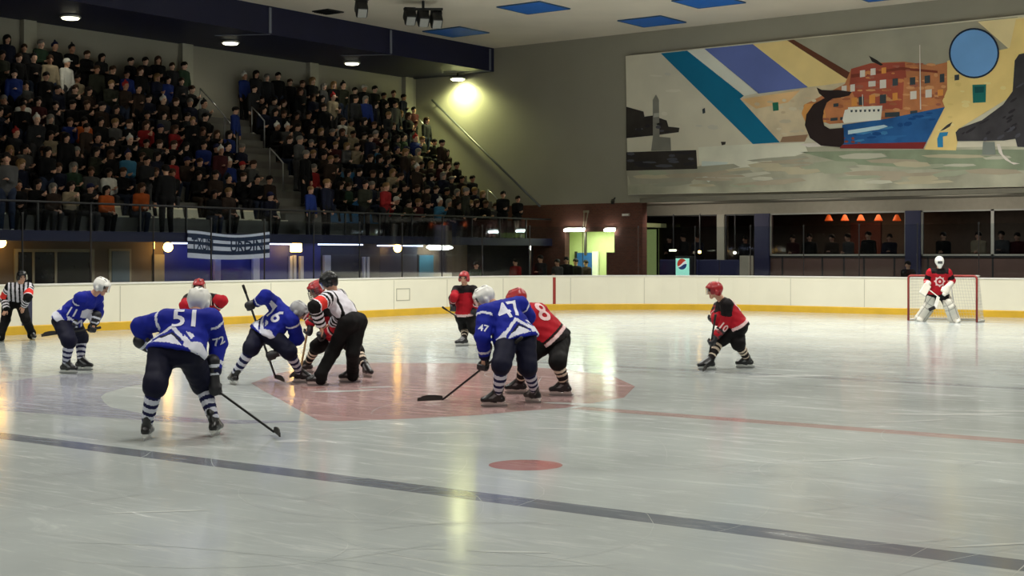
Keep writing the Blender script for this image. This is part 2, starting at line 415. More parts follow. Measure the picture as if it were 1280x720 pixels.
def along(s):
    i = min(max(np.searchsorted(cum, s) - 1, 0), len(path) - 2); t = (s - cum[i]) / (cum[i + 1] - cum[i])
    p = path[i] + t * (path[i + 1] - path[i]); d = path[i + 1] - path[i]; d = d / np.linalg.norm(d)
    return p, d, np.array([-d[1], d[0]])
def s_near(q):
    ss = np.linspace(0, cum[-1], 3000); return ss[np.argmin([np.linalg.norm(along(s)[0] - q[:2]) for s in ss])]
for s in np.arange(1.2, cum[-1] - .5, 2.44):
    p, d, q = along(s); c = V(*(p - q * .002), .62)
    mb.obox(c, V(*d, 0), V(*q, 0), UP, .007, .004, .42, seam)
mb.build('board_wall', boards)
mb = MB(); sweep(mb, path, nrm, [(-.015, .0), (-.015, .18), (-.004, .2), (.01, .2), (.01, .0)], kick); mb.build('kick_strip', boards)['label'] = 'yellow kick strip'
mb = MB(); sweep(mb, path, nrm, [(-.02, 1.088), (-.02, 1.125), (.12, 1.125), (.12, 1.088)], white); mb.build('cap_rail', boards)
redm = mat('board_red', (150, 48, 40), .5, noise=.05); bluem = mat('board_blue', (52, 54, 78), .5, noise=.05)
for s, m, w_, lb in ((s_near(V(-28, 19.3)), bluem, .13, 'dark blue line mark'), (s_near(on_ice(708, 389)), redm, .05, 'red line mark'), (s_near(V(-28, 13.78)), redm, .15, 'red line mark')):
    p, d, q = along(s); mb = MB(); mb.obox(V(*(p - q * .004), .63), V(*d, 0), V(*q, 0), UP, w_, .006, .43, m); o = mb.build('line_mark', boards); o['label'] = lb
p, d, q = along(s_near(on_ice(487, 394))); mb = MB(); c = V(*(p - q * .004), .62)
for a_, b_, hx, hz in ((0, .17, .3, .012), (0, -.17, .3, .012), (-.29, 0, .012, .17), (.29, 0, .012, .17)): mb.obox(c + V(*d, 0) * a_ + UP * b_, V(*d, 0), V(*q, 0), UP, hx, .006, hz, seam)
mb.build('hatch', boards)
shield = thing('rink_glass', 'clear glass shield panes standing on top of the rink boards', 'rink glass', (XB, 20, 1.125))
GT = 2.69
ss = np.arange(.4, cum[-1], 1.83)
for a, b_ in zip(ss[:-1], ss[1:]):
    mb = MB()
    sub = [along(s)[0] for s in np.linspace(a + .03, b_ - .03, 5)]; nn = normals(sub)
    sweep(mb, sub, nn, [(.045, 1.127), (.045, GT), (.057, GT), (.057, 1.127)], glass); mb.build('pane', shield)
for s in ss:
    p, d, q = along(s); mb = MB(); c = V(*(p + q * .05), 0)
    mb.obox(c + UP * ((1.127 + GT) / 2), V(*d, 0), V(*q, 0), UP, .011, .02, (GT - 1.127) / 2, black, .004)
    mb.obox(c + UP * (GT + .01), V(*d, 0), V(*q, 0), UP, .022, .025, .025, dark, .008); mb.build('post', shield)

# ---- ceiling, walls
CZ = 9.55; XW = -36.95; YW = 43.
mb = MB(); mb.box((XW, -20, CZ), (10, YW + .2, CZ + .3), ceil_m)
struct(mb.build('ceiling'))
mb = MB(); mb.box((XW, -20, 8.67), (-33.1, YW, CZ), navy); struct(mb.build('ceiling_bulkhead'))
pale = mat('pale_conduit', (120, 122, 135), .6, noise=0)
for px in (337, 488, 612):
    y = on_x(px, 60, -33.1)[1]; mb = MB(); mb.box((-33.095, y - .05, 8.7), (-33.06, y + .05, CZ - .05), pale, .01)
    mb.bar(V(-33.08, y, 8.66), V(-34.6, y - .9, 8.655), .05, .02, pale)
    struct(mb.build('trim_conduit'))
mb = MB(); mb.box((XW - .3, -20, 0), (XW, YW + .3, CZ), wall_m); struct(mb.build('wall_left'))
plaster = mat('pilaster_plaster', (168, 165, 150), .85, noise=.04)
for px in (38, 235, 393, 512):
    y = on_x(px, 60, XW + .2)[1]; mb = MB(); mb.box((XW, y - .22, 5.9), (XW + .2, y + .22, 8.67), plaster); struct(mb.build('trim_pilaster'))
mb = MB(); mb.box((10, -20, 0), (10.3, 60, CZ), wall_m); struct(mb.build('wall_right'))
mb = MB(); mb.box((-45, -20.3, 0), (10.3, -20, CZ), wall_m); struct(mb.build('wall_near'))
# end wall: plaster above, brick below with a lit doorway, recess with windows to its right
XR = on_y(803, 300, YW)[0]; dx0 = on_y(706, 300, YW)[0]; dx1 = on_y(758, 300, YW)[0]; dx2 = on_y(768, 300, YW)[0]
BZ = 3.62
mb = MB(); mb.box((XW - .3, YW, BZ), (10.3, YW + .3, CZ), wall_m); struct(mb.build('wall_end'))
mb = MB()
DZ = 2.62
mb.box((XW, YW, 0), (dx0, YW + .3, BZ), brick); mb.box((dx0, YW, DZ), (dx2, YW + .3, BZ), brick)
mb.box((dx1, YW, 0), (dx2, YW + .3, 1.88), brick); mb.box((dx2, YW, 0), (XR, YW + .3, BZ), brick)
struct(mb.build('wall_brick'))
green = mat('pale_green_wall', (196, 204, 150), .8, noise=.04)
def slant(mb, x0, y0_, x1, y1, z1, m): mb.bar(V(x0, y0_, z1 / 2), V(x1, y1, z1 / 2), .12, z1, m)
mb = MB(); mb.box((-33.5, 46.2, 0), (-29.4, 46.4, 2.9), green); mb.box((dx0 - 1.6, YW + .3, 0), (dx0 - 1.4, YW + .4, 2.9), green); slant(mb, dx0 - .35, YW + .35, -32.9, 46.3, 2.9, green); slant(mb, dx2 + .1, YW + .36, -29.45, 46.3, 2.9, green)
mb.box((-33.5, YW + .3, 2.8), (dx2 + .1, 46.4, 2.95), green); struct(mb.build('wall_corridor'))
A = on_y(722, 316, 46.15); B = on_y(742, 345, 46.15); dblue = mat('blue_door', (36, 92, 168), .5, noise=.05)
mb = MB(); mb.box((A[0], 46.1, 0), (B[0], 46.19, A[2]), dblue, .01); o = struct(mb.build('door_1'))
mb = MB(); mb.bar(V(A[0] - .04, 46.1, 0), V(A[0] - .04, 46.1, A[2] + .05), .08, .08, dark); mb.bar(V(B[0] + .12, 46.1, 0), V(B[0] + .12, 46.1, A[2] + .05), .26, .08, white); mb.build('door_frame', o)
mb = MB(); mb.lathe(V(B[0] - .1, 46.06, 1.0), [(.03, 0), (.03, .03)], steel, V(0, 1, 0), 10); mb.build('handle', o)
px = on_y(731.5, 300, YW + .1)[0]; mb = MB(); mb.box((px - .035, YW + .08, A[2] - .1), (px + .035, YW + .16, DZ), beige); struct(mb.build('door_mullion'))
for (p0, p1, lb) in ((705, 731, 'long bright tube lamp at the top of the lit doorway'), (755, 769, 'short bright tube lamp at the right of the lit doorway')):
    a_ = on_y(p0, 288, YW - .08); b_ = on_y(p1, 288, YW - .08); t = thing('wall_lamp', lb, 'lamp', (a_[0], YW, a_[2]))
    mb = MB(); mb.box((a_[0], YW - .05, a_[2] + .02), (b_[0], YW, a_[2] + .1), white, .01); mb.build('ceiling_mount', t)
    mb = MB(); mb.tube([V(a_[0] + .03, YW - .09, a_[2]), V(b_[0] - .03, YW - .09, a_[2])], .045, coolw); mb.build('tube', t)
A = on_y(733, 264, YW); t = thing('wall_mounted_bracket', 'pale bent cable bracket on the brick above the lit doorway', 'bracket', A); mb = MB()
mb.box((A[0] - .12, YW - .04, A[2] - .05), (A[0] + .12, YW, A[2] + .03), beige, .01); mb.build('mount_plate', t)
mb = MB(); mb.tube([A + V(-.08, -.03, 0), A + V(-.08, -.06, -.55)], .02, beige, 8); mb.tube([A + V(.1, -.03, 0), A + V(.06, -.08, -.3), A + V(0, -.07, -.6)], .02, beige, 8); mb.build('cable', t)
A = on_y(766, 252, YW - .15); t = thing('wall_mounted_camera', 'small black security camera at the top of the brick wall', 'camera', A); mb = MB(); mb.obox(A, unit(V(.4, -.8, -.3)), unit(V(.8, .4, 0)), unit(V(.12, -.24, .95)), .13, .06, .06, black, .02); mb.build('housing', t)
mb = MB(); mb.bar(A + V(0, .02, .04), V(A[0], YW, A[2] + .14), .04, .04, black); mb.build('wall_mount', t)
A = on_y(783, 268.5, YW); t = thing('wall_mounted_emergency_light', 'small pale oblong emergency light high on the brick wall', 'emergency light', A); mb = MB(); mb.box((A[0] - .16, YW - .07, A[2] - .05), (A[0] + .16, YW, A[2] + .05), mat('pale_plastic', (150, 132, 120), .5, noise=.03), .02); mb.build('mount_case', t); mb = MB(); mb.box((A[0] - .13, YW - .08, A[2] - .03), (A[0] + .13, YW - .068, A[2] + .03), white, .004); mb.build('lens', t)
# recess behind the mural wall
XQ = -28.75
mb = MB(); mb.box((XQ, YW + .3, BZ), (10, 46.3, BZ + .25), wall_m); struct(mb.build('ceiling_recess'))
mb = MB(); mb.box((XR, YW - .18, BZ - .02), (10, YW, 3.75), mat('lintel_paint', (118, 114, 102), .8, noise=.05)); struct(mb.build('trim_lintel'))
YB = 46.
zt = 3.24; zs = 1.76
def wx(px): return on_y(px, 300, YB)[0]
cols = [(790, 803), (898, 907), (945, 963), (1133, 1152)]
mb = MB(); fas = mat('fascia_paint', (150, 144, 130), .8, noise=.05)
mb.box((XQ, YB, zt), (10, YB + .25, BZ), fas); slant(mb, XR - .2, YW + .32, XQ - .1, 46.2, BZ, brick); struct(mb.build('wall_fascia'))
mb = MB(); mb.box((wx(926), YB, 0), (10, YB + .25, zs), brown)
for px in (928, 978, 1028, 1055, 1080, 1118, 1160, 1241):
    x = wx(px); mb.box((x - .03, YB - .01, .3), (x + .03, YB, zs - .05), dark)
mb.box((wx(926), YB - .05, zs - .06), (10, YB, zs + .0), dark); struct(mb.build('wall_dado'))
for i, (a_, b_) in enumerate(cols):
    mb = MB(); m = navy2 if i > 1 else wall_m
    mb.box((wx(a_), YB - .12, 0), (wx(b_), YB + .2, zt), m); struct(mb.build('wall_column'))
wf = mat('window_frame_paint', (158, 156, 148), .5, noise=.03)
for i, (a_, b_, z0) in enumerate(((803, 898, .9), (907, 945, .9), (963, 1133, zs), (1152, 1241, zs), (1241, 1420, zs))):
    x0, x1 = wx(a_), wx(b_); mb = MB(); f = .05
    for q in ((x0, x0 + f, z0, zt), (x1 - f, x1, z0, zt), (x0, x1, z0, z0 + f), (x0, x1, zt - f, zt)):
        mb.box((q[0], YB - .04, q[2]), (q[1], YB + .04, q[3]), wf if i > 1 else dark)
    o = struct(mb.build('window_%d' % (i + 1))); mb = MB(); mb.box((x0 + f, YB - .008, z0 + f), (x1 - f, YB + .008, zt - f), wglass); mb.build('pane', o)
# room behind those windows
cafe = mat('cafe_wall', (72, 62, 56), .8, noise=.15); cafer = mat('cafe_red_wall', (84, 46, 40), .8, noise=.15)
mb = MB(); mb.box((-32.5, 51, 0), (10, 51.2, 3.8), cafe); slant(mb, XQ - .15, 46.2, -32., 51.1, 3.6, cafe); mb.box((wx(990), 50.9, 0), (wx(1030), 51, 3.0), cafer); struct(mb.build('wall_cafe'))
mb = MB(); mb.box((-32.5, 46.3, 3.6), (10, 51.2, 3.8), cafe); struct(mb.build('ceiling_cafe'))
mb = MB(); mb.box((-32.3, 46.3, -.01), (10, 51, .72), cafe); struct(mb.build('floor_cafe'))
A = on_y(806, 286, 50.95); B = on_y(823, 315, 50.95)  # lit doorway in the back wall, its light given as a glowing panel
mb = MB(); mb.box((A[0], 50.9, 0), (B[0], 50.98, A[2]), mat('green_doorway_glow', (170, 180, 110), .7, noise=.05, emit=(170, 182, 110), estr=.55)); o = struct(mb.build('window_6')); mb = MB()
mb.bar(V(A[0], 50.88, A[2]), V(B[0], 50.88, A[2]), .06, .06, dark); mb.bar(V(B[0], 50.88, 0), V(B[0], 50.88, A[2]), .06, .06, dark); mb.build('window_frame', o)
orange = mat('orange_lamp', (255, 130, 50), .5, noise=0, emit=(255, 120, 45), estr=9.)
for k, (px, nm) in enumerate(((1036, 'first'), (1056, 'second'), (1076, 'third'), (1098, 'fourth'), (1121, 'fifth'))):
    p = on_y(px, 276, 49.); t = thing('pendant_lamp', f'{nm} orange pendant lamp from the left inside the long bar window', 'lamp', p, 'orange pendant lamps in the bar')
    mb = MB(); mb.lathe(p, [(.03, .22), (.06, .2), (.14, .03), (.15, 0), (.13, 0), (.05, .17)], mat('orange_shade', (190, 90, 40), .6, noise=.05, emit=(255, 96, 30), estr=.5), UP, 16); mb.build('lamp_shade', t)
    mb = MB(); mb.lathe(p, [(.02, .02), (.08, .06), (.07, .1), (.02, .12)], orange, UP, 12); mb.build('bulb', t)
    mb = MB(); mb.tube([p + UP * .2, V(p[0], p[1], 3.6)], .008, black, 6); mb.build('cord', t)
for k, x in enumerate((-25.5, -20.5, -15.5, -10.5)):  # added fill lights without fittings, to brighten the recess
    L_ = bpy.data.lights.new('recess_fill', 'AREA'); L_.shape = 'RECTANGLE'; L_.size = 2.4; L_.size_y = .25; L_.energy = RECESS_W; L_.color = (1, .93, .82)
    lo = bpy.data.objects.new('recess_fill', L_); lo.location = (x, 43.5, 3.5); lo.rotation_euler = (math.radians(38), 0, 0); COL.objects.link(lo)
# navy padded barrier and lit drinks sign in front of the recess
A = on_y(760, 330, 44.); B = on_y(926, 330, 44.)
for k in range(4):
    x0 = XR + .1 + (B[0] - XR - .1) * k / 4; x1 = XR + .1 + (B[0] - XR - .1) * (k + 1) / 4
    t = thing('barrier', ['navy barrier panel nearest the brick corner', 'navy barrier panel behind the left side of the drinks sign', 'navy barrier panel right of the drinks sign', 'navy barrier panel nearest the grey pillar'][k], 'barrier', (x0, 44, 0), 'navy barrier panels in the recess')
    mb = MB(); mb.box((x0 + .02, 43.95, .12), (x1 - .02, 44.05, 1.62), navy2, .02); mb.build('panel', t)
    for x in (x0 + .15, x1 - .15):
        mb = MB(); mb.box((x - .04, 43.8, -.012), (x + .04, 44.2, .12), greym, .01); mb.build('foot', t)
mb = MB(); mb.box((B[0], 43.9, -.012), (B[0] + .35, 44.25, 1.76), fas, .02); struct(mb.build('wall_pier'))
A = on_y(844.5, 323, 43.3); B = on_y(861, 346, 43.3); cx = (A[0] + B[0]) / 2; w2 = (B[0] - A[0]) / 2; zc = (A[2] + B[2]) / 2
t = thing('drinks_cooler', 'lit pale green drinks cooler with a round red white and blue emblem', 'cooler', (cx, 43.6, -.012))
mb = MB(); mb.box((cx - w2 - .04, 43.34, -.012), (cx + w2 + .04, 43.76, A[2] + .08), dark, .02); mb.build('body', t)
sgn = mat('sign_glow', (170, 235, 215), .4, noise=.05, emit=(150, 225, 200), estr=.75)
mb = MB(); mb.box((cx - w2, 43.3, .25), (cx + w2, 43.345, A[2]), sgn, .01); face = mb.build('lit_front', t); face['label'] = 'lit pale green front'
def arcseg(r, f0, f1, m, y, n=20):
    """slice of a disc between two wavy heights"""
    top = []; bot = []
    for k in range(n + 1):
        x = -1 + 2 * k / n; c = math.sqrt(max(0, 1 - x * x)); top.append((x, min(c, max(-c, f1(x))))); bot.append((x, min(c, max(-c, f0(x)))))
    return [V(cx + r * x, y, zc + .04 + r * z) for x, z in top + bot[::-1]], m
r = .19; mb = MB(); zc += .08
def em(n, c): return mat(n, c, .4, noise=0, emit=c, estr=.55)
wave = lambda c, s: (lambda x: c + s * x + .12 * math.sin(3 * x))
for k, (f0, f1, m) in enumerate(((lambda x: -1, lambda x: 1, em('emblem_white', (240, 240, 235))), (wave(.12, .55), lambda x: 1, em('emblem_red', (190, 60, 40))), (lambda x: -1, wave(-.28, .3), em('emblem_blue', (30, 60, 110))))):
    pts, m = arcseg(r, f0, f1, m, 43.292 - .002 * k); n = len(pts) // 2
    mb.add(pts, [(i, i + 1, len(pts) - 2 - i, len(pts) - 1 - i) for i in range(n - 1)], m)
mb.build('emblem', face)
# small round lights on the glass line of the recess
for k, (px, py, lb) in enumerate(((874, 315, 'small yellow lamp glowing above the drinks cooler'), (841, 313, 'small white bar light left above the drinks cooler'), (918, 316, 'small white lamp on the grey pillar in the recess'))):
    p = on_y(px, py, 44.6 if k < 2 else 45.86); t = thing('wall_lamp', lb, 'lamp', p); mb = MB()
    mb.lathe(p, [(.05, .05), (.05, 0), (.02, -.02)], warm if k == 0 else lampw, V(0, 1, 0), 12) if k != 1 else mb.box(p - V(.14, .02, .03), p + V(.14, .02, .03), lampw, .01)
    mb.build('bulb', t); mb = MB(); mb.bar(p + V(0, .04, 0), V(p[0], p[1] + .04, 3.24), .03, .03, dark); mb.build('lamp_bracket', t)

# ---- the stand
X0, RUN, RISE, Z0, NR = -31.4, .6, .5, 2.3, 9
def tier(i): return X0 - RUN * i, Z0 + RISE * i       # front edge and height of step i
AY0, AY1 = 31.4, 33.3                                  # stairs through the seats
mb = MB(); mb.box((-36.95, -20, 2.15), (-30.5, YW, 2.3), stone_m)
for i in range(1, NR): x, z = tier(i); mb.box((XW, -20, z - RISE), (x, YW, z), stone_m)
struct(mb.build('floor_stand'))
mb = MB()
for i in range(1, NR):
    x, z = tier(i); mb.box((x, AY0, z - RISE), (x + .33, AY1, z - RISE / 2), concrete); mb.box((x, 42.2, z - RISE), (x + .33, YW, z - RISE / 2), concrete)
struct(mb.build('floor_stairs'))
mb = MB(); mb.box((-30.5, -20, 2.12), (-30.42, YW, 2.38), navy); struct(mb.build('trim_fascia'))
t = thing('balcony_railing', 'dark balcony railing with glass infill along the front of the stand', 'railing', (-30.46, 30, 2.3))
ys = np.arange(18.2, 43, 1.55)
for y in ys: mb = MB(); mb.box((-30.49, y - .025, 2.3), (-30.44, y + .025, 3.06), dark, .006); mb.build('post', t)
mb = MB(); mb.tube([V(-30.465, 10, 3.08), V(-30.465, 42.98, 3.08)], .03, dark); mb.build('top_rail', t)
bglass = glass_mat('balcony_glass', (.80, .84, .88), .03)
for a_, b_ in zip(ys[:-1], ys[1:]): mb = MB(); mb.box((-30.47, a_ + .04, 2.4), (-30.46, b_ - .04, 3.0), bglass); mb.build('pane', t)
# stair rails
def rail(pts, posts, label, m=greym, r=.022):
    t = thing('stair_railing', label, 'railing', posts[0]); mb = MB(); mb.tube(pts, r, m, 8); mb.build('handrail', t)
    for p in posts:
        top = min(pts, key=lambda q: np.linalg.norm(np.asarray(q)[:2] - p[:2])); mb = MB(); mb.tube([p, V(p[0], p[1], np.asarray(top)[2])], r * .8, m, 8); mb.build('post', t)
def stair_rail(i0, i1, y, label):
    a_, za = tier(i0); b_, zb = tier(i1); A = V(a_ - .1, y, za); B = V(b_ - .1, y, zb)
    rail([A + UP * .9, (A + B) / 2 + UP * .92, B + UP * .9], [A, B], label, steel)
stair_rail(3, 4, 32.3, 'bright hand rail in the middle of the stand stairs')
stair_rail(6, 8, 31.5, 'bright steel hand rail at the upper left of the stairs')
stair_rail(5, 6, 31.45, 'thin hand rail left of the stairs halfway up the stand')
stair_rail(6, 7, 33.2, 'thin hand rail right of the stairs near the top row')
stair_rail(1, 2, 42.1, 'short hand rail at the foot of the wall stairs')
stair_rail(7, 8, 42.1, 'short hand rail at the top of the wall stairs')
A = on_y(540, 125, 42.88); B = on_y(675, 258, 42.88)
t = thing('wall_handrail', 'long sloping hand rail fixed to the end wall beside the stand', 'railing', B); mb = MB(); mb.tube([A, B], .04, greym); mb.build('handrail', t)
for k in np.linspace(.04, .96, 7): p = A + (B - A) * k; mb = MB(); mb.bar(p, V(p[0], YW, p[2] - .05), .03, .03, dark); mb.build('bracket', t)

# ---- lower front of the stand under the balcony
XL = -31.3
mb = MB(); mb.box((XL - .2, -20, 0), (XL, YW, 2.15), tanw)
struct(mb.build('wall_under_stand'))
def onl(px0, px1, py0, py1, m, name, th=.03, kind=None, zmin=0.):
    a_ = on_x(px0, py0, XL); b_ = on_x(px1, py1, XL); mb = MB(); mb.box((XL, a_[1], (-.012 if py1 > 340 else b_[2])), (XL + th, b_[1], a_[2]), m, min(.01, th * .4)); return mb
dkglass = mat('dark_window', (30, 31, 34), .25, noise=.1); gydoor = mat('grey_blue_door', (86, 104, 116), .5, noise=.06)
bl = onl(204, 400, 300, 345, bluew, 'x', .03); struct(bl.build('wall_blue_section'))
bl = onl(400, 474, 305, 345, slate, 'x', .03); struct(bl.build('wall_slate_section'))
bl = onl(474, 500, 305, 345, navy2, 'x', .03); struct(bl.build('wall_navy_section'))
bl = onl(500, 521, 305, 345, slate, 'x', .025); struct(bl.build('wall_slate_section'))
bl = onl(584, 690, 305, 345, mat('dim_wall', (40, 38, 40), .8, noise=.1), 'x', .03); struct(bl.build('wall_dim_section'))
def window(n, px0, px1, py0, inner, outer, f=4):
    o = struct(onl(px0, px1, py0, 346, outer, 'x', .05).build(n)); q = onl(px0 + f, px1 - f, py0 + f, 346, inner, 'x', .075); q.build('pane', o); return o
o = window('window_7', 17, 117, 311, dkglass, beige, 4)
for p in (38, 66): q = onl(p, p + 3, 315, 346, beige, 'x', .09); q.build('mullion', o)
window('door_2', 135, 163, 311, gydoor, beige, 3)
o = struct(onl(190, 204, 318, 346, beige, 'x', .06).build('trim_pier'))
scr = mat('teal_screen', (60, 110, 130), .4, noise=.1, emit=(40, 90, 110), estr=.12)
window('window_8', 521, 541, 318, scr, dark, 1)
posts_px = ((267, 274.5, 318), (315, 323, 318), (361, 364, 320), (366, 369, 319), (374, 378, 320), (404, 412, 319), (453, 455.5, 321), (457.5, 460.5, 321))
for k, (p0, p1, pt) in enumerate(posts_px):
    a_ = on_x(p0, pt, XL + .08); b_ = on_x(p1, 346, XL + .08); q = MB(); q.box((XL + .05, a_[1], -.012), (XL + .14, b_[1], a_[2]), mat('white_post', (176, 178, 196), .5, noise=.03), .01); o = q.build('door_post'); tag(o, ['wide white post below the left of the striped banner', 'wide white post below the right end of the striped banner', 'thin white post first of three under the warm square lamp', 'thin white post second of three under the warm square lamp', 'thin white post third of three under the warm square lamp', 'broad grey white post behind the crouching referee', 'thin white post left of the close pair', 'thin white post right of the close pair'][k], 'post')
for k, (p0, p1, py) in enumerate(((215, 236, 304), (336, 365, 305), (398, 432, 305.5), (433, 453, 305.8), (472, 528, 307))):
    a_ = on_x(p0, py, -31.0); b_ = on_x(p1, py, -31.0); t = thing('light_strip', ['white light strip left of the striped banner', 'white light strip right of the striped banner', 'white light strip above the broad grey post', 'short white light strip above the close pair of posts', 'dim white light strip leading to the long white lamp'][k], 'lamp', a_)
    mb = MB(); mb.box((-31.03, a_[1], a_[2] - .02), (-30.97, b_[1], a_[2] + .02), led, .005); mb.build('tube', t)
    mb = MB(); mb.box((-31.04, a_[1], a_[2] + .02), (-30.96, b_[1], 2.15), greym); mb.build('ceiling_mount', t)
lbl = ['warm round lamp at the far left under the stand', 'warm round lamp left of the striped banner', 'warm square lamp right of the striped banner', 'warm round lamp above the two blue doors']
for k, (px, py) in enumerate(((1, 303), (210, 309), (370, 309.5), (497, 310.5))):
    p = on_x(px, py, -30.9); t = thing('globe_lamp', lbl[k], 'lamp', p); mb = MB()
    r = .13
    if k == 2: mb.box(p - V(r, r, r), p + V(r, r, r), warm, .03)
    else: mb.lathe(p, [(r * math.sin(a), -r * math.cos(a)) for a in np.linspace(.05, math.pi - .05, 12)], warm, UP, 16)
    mb.build('globe', t); mb = MB(); mb.tube([p + UP * r * .9, V(p[0], p[1], 2.15)], .025, dark, 8); mb.build('hanging_stem', t)
    L_ = bpy.data.lights.new('globe_light', 'POINT'); L_.energy = 3.5; L_.color = (1, .74, .44); L_.shadow_soft_size = .13; lo = bpy.data.objects.new('globe_light', L_); lo.location = p + V(.35, 0, -.1); COL.objects.link(lo)
p0 = on_x(534, 309, -30.8); p1 = on_x(565, 309.5, -30.8); t = thing('ceiling_lamp', 'long white oval lamp under the right end of the stand', 'lamp', p0)
mb = MB(); mb.tube([p0, p0 + (p1 - p0) * .15, p0 + (p1 - p0) * .85, p1], [.03, .085, .085, .03], coolw, 12); mb.build('tube', t)
mb = MB(); mb.box((p0[0] - .06, p0[1] + .1, p0[2] + .06), (p0[0] + .06, p1[1] - .1, 2.15), white, .01); mb.build('ceiling_mount', t)

# striped banner hung from the balcony
def banner():
    a_ = on_x(234, 290, -30.36); b_ = on_x(337, 292, -30.36); W_ = b_[1] - a_[1]; zt_ = a_[2] + .02; H_ = .71
    bw = mat('banner_white', (205, 208, 224), .8, noise=.04); bd = mat('banner_navy', (44, 54, 78), .8, noise=.06)
    def pt(s, v, dx=0): return V(-30.34 + .02 * math.sin(s * 17) + dx, a_[1] + s * W_, zt_ - v * H_ - .055 * math.sin(math.pi * s) + .03 * math.sin(2 * math.pi * s + 1) * (1 - v))
    t = thing('banner', 'navy and white striped supporters banner hung on the balcony front', 'banner', pt(.5, 1))
    mb = MB(); N_ = 40; st = [(0, .10, bw), (.10, .26, bd), (.26, .38, bw), (.38, .50, bd), (.50, .66, bw), (.66, .82, bd), (.82, 1., bw)]
    for v0, v1, m in st:
        vs = [pt(i / N_, v, e) for i in range(N_ + 1) for e in (0, -.012) for v in (v0, v1)]
        mb.add(vs, [(4 * i, 4 * i + 1, 4 * i + 5, 4 * i + 4) for i in range(N_)] + [(4 * i + 2, 4 * i + 6, 4 * i + 7, 4 * i + 3) for i in range(N_)], m, True)
    mb.build('hanging_cloth', t)
    for txt, s0, s1 in (('TXURI', .04, .30), ('URDIN', .50, .90)):
        v, f = text_mesh(txt, 1.); v, f = fine(v, f, .3); xs = [q[0] for q in v]; ys_ = [q[1] for q in v]
        out = [pt(s0 + (s1 - s0) * (q[0] - min(xs)) / (max(xs) - min(xs)), .70 - .44 * (q[1] - min(ys_)) / (max(ys_) - min(ys_)), .006) for q in v]
        mb = MB(); mb.add(out, f, bd); mb.build('lettering', t)
banner()

# ---- ceiling fittings
cp = mat('blue_ceiling_panel', (12, 102, 196), .6, noise=.05)
def onc(px, py, z=CZ - .0): return at(px, py, (z - CAMH) * FPX / (HOR - py))
lbl = ['blue ceiling panel nearest the end of the navy bulkhead', 'blue ceiling panel above the plain end wall', 'blue ceiling panel nearest the top of the mural', 'blue ceiling panel cut by the top edge above the white mural stripe', 'blue ceiling panel tip above the painted houses']
for k, (px, py) in enumerate(((570, 39.5), (667, 9.2), (815, 26.3), (886, 1.5), (1105, -7.))):
    c = onc(px, py); q = 1.0; mb = MB(); t = thing('ceiling_panel', lbl[k], 'ceiling panel', (c[0], c[1], CZ), 'blue ceiling panels')
    mb.box((c[0] - .8, c[1] - .8, CZ - .03), (c[0] + .8, c[1] + .8, CZ), cp, .006); mb.build('panel', t)
    mb = MB()
    for (x0, x1, y0, y1) in ((-.82, .82, -.84, -.8), (-.82, .82, .8, .84), (-.84, -.8, -.82, .82), (.8, .84, -.82, .82)): mb.box((c[0] + x0, c[1] + y0, CZ - .035), (c[0] + x1, c[1] + y1, CZ), mat('panel_edge', (40, 80, 120), .6, noise=0))
    mb.build('frame', t)
c = onc(410, 14); t = thing('ceiling_vent', 'small dark square vent in the ceiling above the navy bulkhead', 'vent', (c[0], c[1], CZ)); mb = MB(); mb.box((c[0] - .36, c[1] - .36, CZ - .04), (c[0] + .36, c[1] + .36, CZ), dark, .01); mb.build('frame', t)
mb = MB()
for k in range(6): mb.box((c[0] - .32, c[1] - .3 + .1 * k, CZ - .06), (c[0] + .32, c[1] - .27 + .1 * k, CZ - .03), black)
mb.build('grille', t)
lens = mat('flood_lens', (120, 120, 116), .2, noise=.05, emit=(225, 225, 210), estr=.06)
def flood(px, py, n, label, w=.42):
    c = onc(px, py, 9.0); c = c if n == 1 else c; t = thing('floodlight', label, 'floodlight', (c[0], c[1], CZ))
    aim = unit(V(.55, -.45, -.75)); side = unit(np.cross(aim, UP)); upv = np.cross(side, aim)
    mb = MB(); mb.bar(V(c[0], c[1], CZ - .02), c + UP * .3, .06, .06, dark); mb.bar(c + UP * .28 - RT * (w * n / 2), c + UP * .28 + RT * (w * n / 2), .07, .07, dark); mb.build('ceiling_mount', t)
    for k in range(n):
        o = c + RT * (k - (n - 1) / 2) * w * 1.0 - UP * .05 * (n > 1) * (k - 1)
        mb = MB(); mb.obox(o, side, upv, aim, .17, .19, .22, black, .05)
        for q in range(5): mb.obox(o - aim * (.1 + .03 * q), side, upv, aim, .175, .195, .006, dark)
        h = mb.build('housing', t)
        mb = MB(); mb.obox(o + aim * .222, side, upv, aim, .13, .15, .008, lens, .004); mb.build('lens', h)
flood(452, 11, 1, 'single black floodlight hanging from the ceiling', .42); flood(529, 23, 3, 'black triple floodlight hanging from the ceiling', .40)
lbl = ['glowing oval lamp under the bulkhead above the upper left crowd', 'glowing oval lamp under the bulkhead near the top of the stairs', 'glowing oval lamp under the bulkhead above the right crowd', 'glowing lamp washing the end wall with yellow light']
